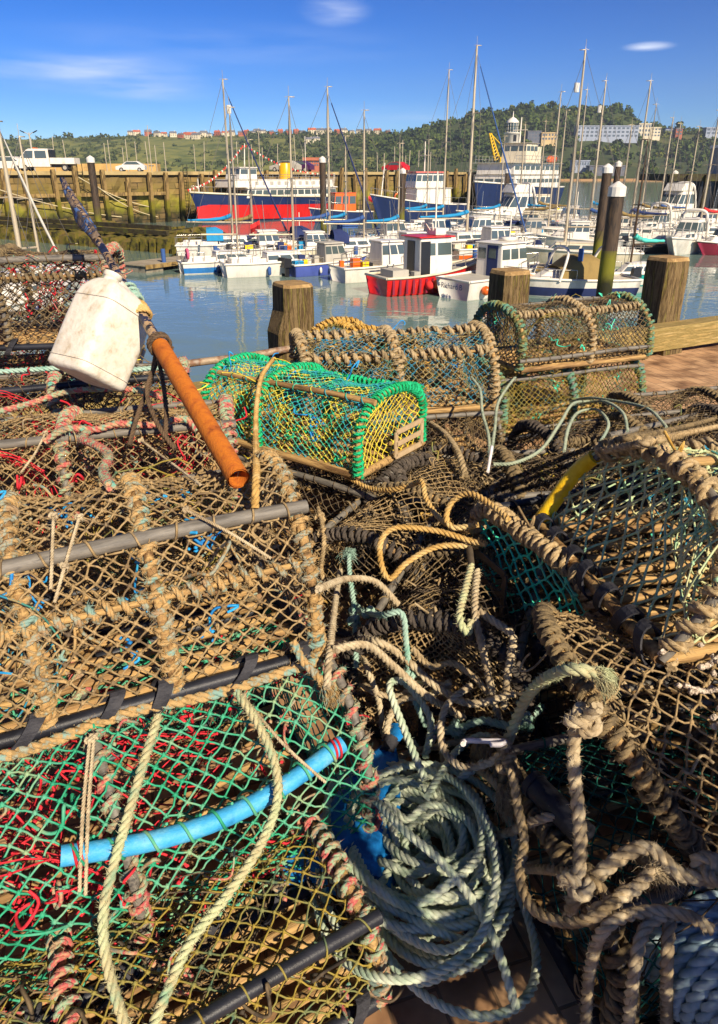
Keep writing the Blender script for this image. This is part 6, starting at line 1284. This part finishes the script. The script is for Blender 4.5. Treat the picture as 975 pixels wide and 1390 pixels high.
block('long white hotel block on the right headland behind the tall masts',782,866,172,187,790,M_hotel,14,3); block('cream terrace at the right end of the long white hotel',866,882,169,186,785,M_render,4,3); block('small sunlit cream terrace right of the lighthouse',735,756,181,191,770,M_cream,5,2)
block('grey terrace in shade between the lighthouse and the sunlit terrace',716,734,179,191,775,M_roofg,4,3); block('cream terrace with the tallest gable end on the right headland',883,896,174,186,780,M_render,3,3); block('blue roofed house on the right skyline',903,914,175,182,800,M_hotel,3,1,C_navy); block('brown house beside the blue roofed house on the skyline',917,926,175,184,800,M_brick,2,2,M_roofg)
block('pale flat building at the right edge of the skyline',958,985,174,183,830,M_hotel,4,2); block('long low beach house near the waterline right of the lighthouse',778,800,219,226,600,M_hotel,6,1); block('low grey sea wall building above the beach',800,850,226,233,590,M_roofg,8,1); block('pink brick building behind the ferry stern',413,433,218,226,230,M_brick,6,2)

C=[];Rr=[]
for _ in range(2200):
    u=random.uniform(400,1150); q=random.random()**.6; 
    if q>.97: q=1
    if .43<q<.60 and u>690 and random.random()<.8: continue
    if q<.42 and random.random()<.85: continue
    P_=atR(u,q)
    if any(abs(P_[0]-sx)<sw/2+7 and -13<P_[1]-sy<13 for sx,sy,sw in SITES): continue
    C.append(P_); Rr.append(random.choice((random.uniform(1.8,3.2),random.uniform(2.6,4.6),random.uniform(4.,6.4)))*(1 if q>.4 else .8))
for u in np.arange(545,860,3): C.append(atR(u+random.uniform(-3,3),.985)-np.array((0,0,2.5))); Rr.append(random.uniform(3,5))
crowns('wooded_hill','dense green wood covering the right headland','' or C,np.array(Rr),64,['#212e17','#384a1d','#525f27','#2c3c18','#6b702e'],11)
# ---------------------------------------------------------------- the air
b=MB(); box(b,-2580,2580,-380,2580,-10.5,260); hz=b.build('haze',None or [],None,smooth=False); hz['kind']='stuff'
hm=bpy.data.materials.new('sea haze'); hm.use_nodes=True; hn=hm.node_tree; hn.nodes.remove(hn.nodes['Principled BSDF']); pv=hn.nodes.new('ShaderNodeVolumePrincipled'); pv.inputs['Density'].default_value=.0002; pv.inputs['Color'].default_value=(.70,.84,1,1); pv.inputs['Anisotropy'].default_value=.2
hn.links.new(pv.outputs[0],hn.nodes['Material Output'].inputs['Volume']); hz.data.materials.append(hm)
# ---------------------------------------------------------------- camera, sun, sky
cam=bpy.data.cameras.new('Camera'); co=bpy.data.objects.new('Camera',cam); COL.objects.link(co); S.camera=co
co.location=(0,0,H); co.rotation_euler=(PI/2-PITCH,0,0); cam.sensor_fit='AUTO'; cam.sensor_width=36; cam.lens=976/1390*36; cam.shift_y=-45/1390
cam.clip_start=.05; cam.clip_end=6000
SUN_AZ,SUN_EL=rad(150),rad(34)      # clockwise from straight ahead
sv=np.array((math.sin(SUN_AZ)*math.cos(SUN_EL),math.cos(SUN_AZ)*math.cos(SUN_EL),math.sin(SUN_EL)))
sl=bpy.data.lights.new('sun','SUN'); so=bpy.data.objects.new('sun',sl); COL.objects.link(so); sl.energy=4.6; sl.angle=rad(.5); sl.color=(1,.86,.66)
from mathutils import Vector
so.rotation_euler=Vector(tuple(sv)).to_track_quat('Z','Y').to_euler(); so.location=(20,-10,30)
SKYK=(.16,.16,.16); SKYG=1.8; SKYS=1.12; SKYP=(3.5,3.1,3.5)
w=bpy.data.worlds.new('World'); S.world=w; w.use_nodes=True; nt=w.node_tree; N=nt.nodes; Lk=nt.links
bg=N['Background']; bg.inputs['Strength'].default_value=.11
sky=N.new('ShaderNodeTexSky'); sky.sky_type='NISHITA'; sky.sun_disc=False; sky.sun_elevation=SUN_EL; sky.sun_rotation=SUN_AZ; sky.ozone_density=6.; sky.dust_density=.05; sky.air_density=.85
tc=N.new('ShaderNodeTexCoord')
# thin cirrus wisps fixed to directions in the sky
acc=None
for (u,v,su,svv,amp) in((120,98,.16,.026,1.),(210,124,.10,.014,.6),(455,15,.05,.018,1.1),(881,63,.034,.006,1.7),(560,160,.3,.02,.25),(300,60,.3,.03,.2)):
    d=np.array(ray(u,v)); d/=np.linalg.norm(d)
    sub=N.new('ShaderNodeVectorMath'); sub.operation='SUBTRACT'; Lk.new(tc.outputs['Generated'],sub.inputs[0]); sub.inputs[1].default_value=tuple(d)
    sc=N.new('ShaderNodeVectorMath'); sc.operation='MULTIPLY'; Lk.new(sub.outputs[0],sc.inputs[0]); sc.inputs[1].default_value=(1/su,1/su,1/svv)
    ln=N.new('ShaderNodeVectorMath'); ln.operation='LENGTH'; Lk.new(sc.outputs[0],ln.inputs[0])
    mr=N.new('ShaderNodeMapRange'); mr.interpolation_type='SMOOTHSTEP'; Lk.new(ln.outputs['Value'],mr.inputs[0]); mr.inputs[1].default_value=0; mr.inputs[2].default_value=1.; mr.inputs[3].default_value=amp; mr.inputs[4].default_value=0
    if acc is None: acc=mr.outputs[0]
    else:
        ad=N.new('ShaderNodeMath'); ad.operation='ADD'; Lk.new(acc,ad.inputs[0]); Lk.new(mr.outputs[0],ad.inputs[1]); acc=ad.outputs[0]
mp=N.new('ShaderNodeMapping'); mp.inputs['Scale'].default_value=(7,7,60); mp.inputs['Rotation'].default_value=(0,rad(-4),0); Lk.new(tc.outputs['Generated'],mp.inputs[0])
no=N.new('ShaderNodeTexNoise'); no.inputs['Scale'].default_value=1.; no.inputs['Detail'].default_value=5; Lk.new(mp.outputs[0],no.inputs['Vector'])
rp=N.new('ShaderNodeMapRange'); Lk.new(no.outputs['Fac'],rp.inputs[0]); rp.inputs[1].default_value=.33; rp.inputs[2].default_value=.72
mu=N.new('ShaderNodeMath'); mu.operation='MULTIPLY'; mu.use_clamp=True; Lk.new(acc,mu.inputs[0]); Lk.new(rp.outputs[0],mu.inputs[1])
m2=N.new('ShaderNodeMath'); m2.operation='MULTIPLY'; Lk.new(mu.outputs[0],m2.inputs[0]); m2.inputs[1].default_value=.75
mx=N.new('ShaderNodeMix'); mx.data_type='RGBA'; Lk.new(m2.outputs[0],mx.inputs[0]); mx.inputs[7].default_value=(6.2,6.6,7.6,1)
pre=N.new('ShaderNodeVectorMath'); pre.operation='MULTIPLY'; Lk.new(sky.outputs[0],pre.inputs[0]); pre.inputs[1].default_value=SKYK
ga=N.new('ShaderNodeGamma'); Lk.new(pre.outputs[0],ga.inputs[0]); ga.inputs[1].default_value=SKYG
hs=N.new('ShaderNodeHueSaturation'); hs.inputs['Saturation'].default_value=SKYS; Lk.new(ga.outputs[0],hs.inputs['Color'])
po=N.new('ShaderNodeVectorMath'); po.operation='MULTIPLY'; Lk.new(hs.outputs[0],po.inputs[0]); po.inputs[1].default_value=SKYP
Lk.new(po.outputs[0],mx.inputs[6]); Lk.new(mx.outputs[2],bg.inputs[0])
S.view_settings.view_transform='Standard'; S.view_settings.look='None'; S.view_settings.exposure=.85; S.view_settings.gamma=1; S.view_settings.use_curve_mapping=False
S.render.engine='CYCLES'
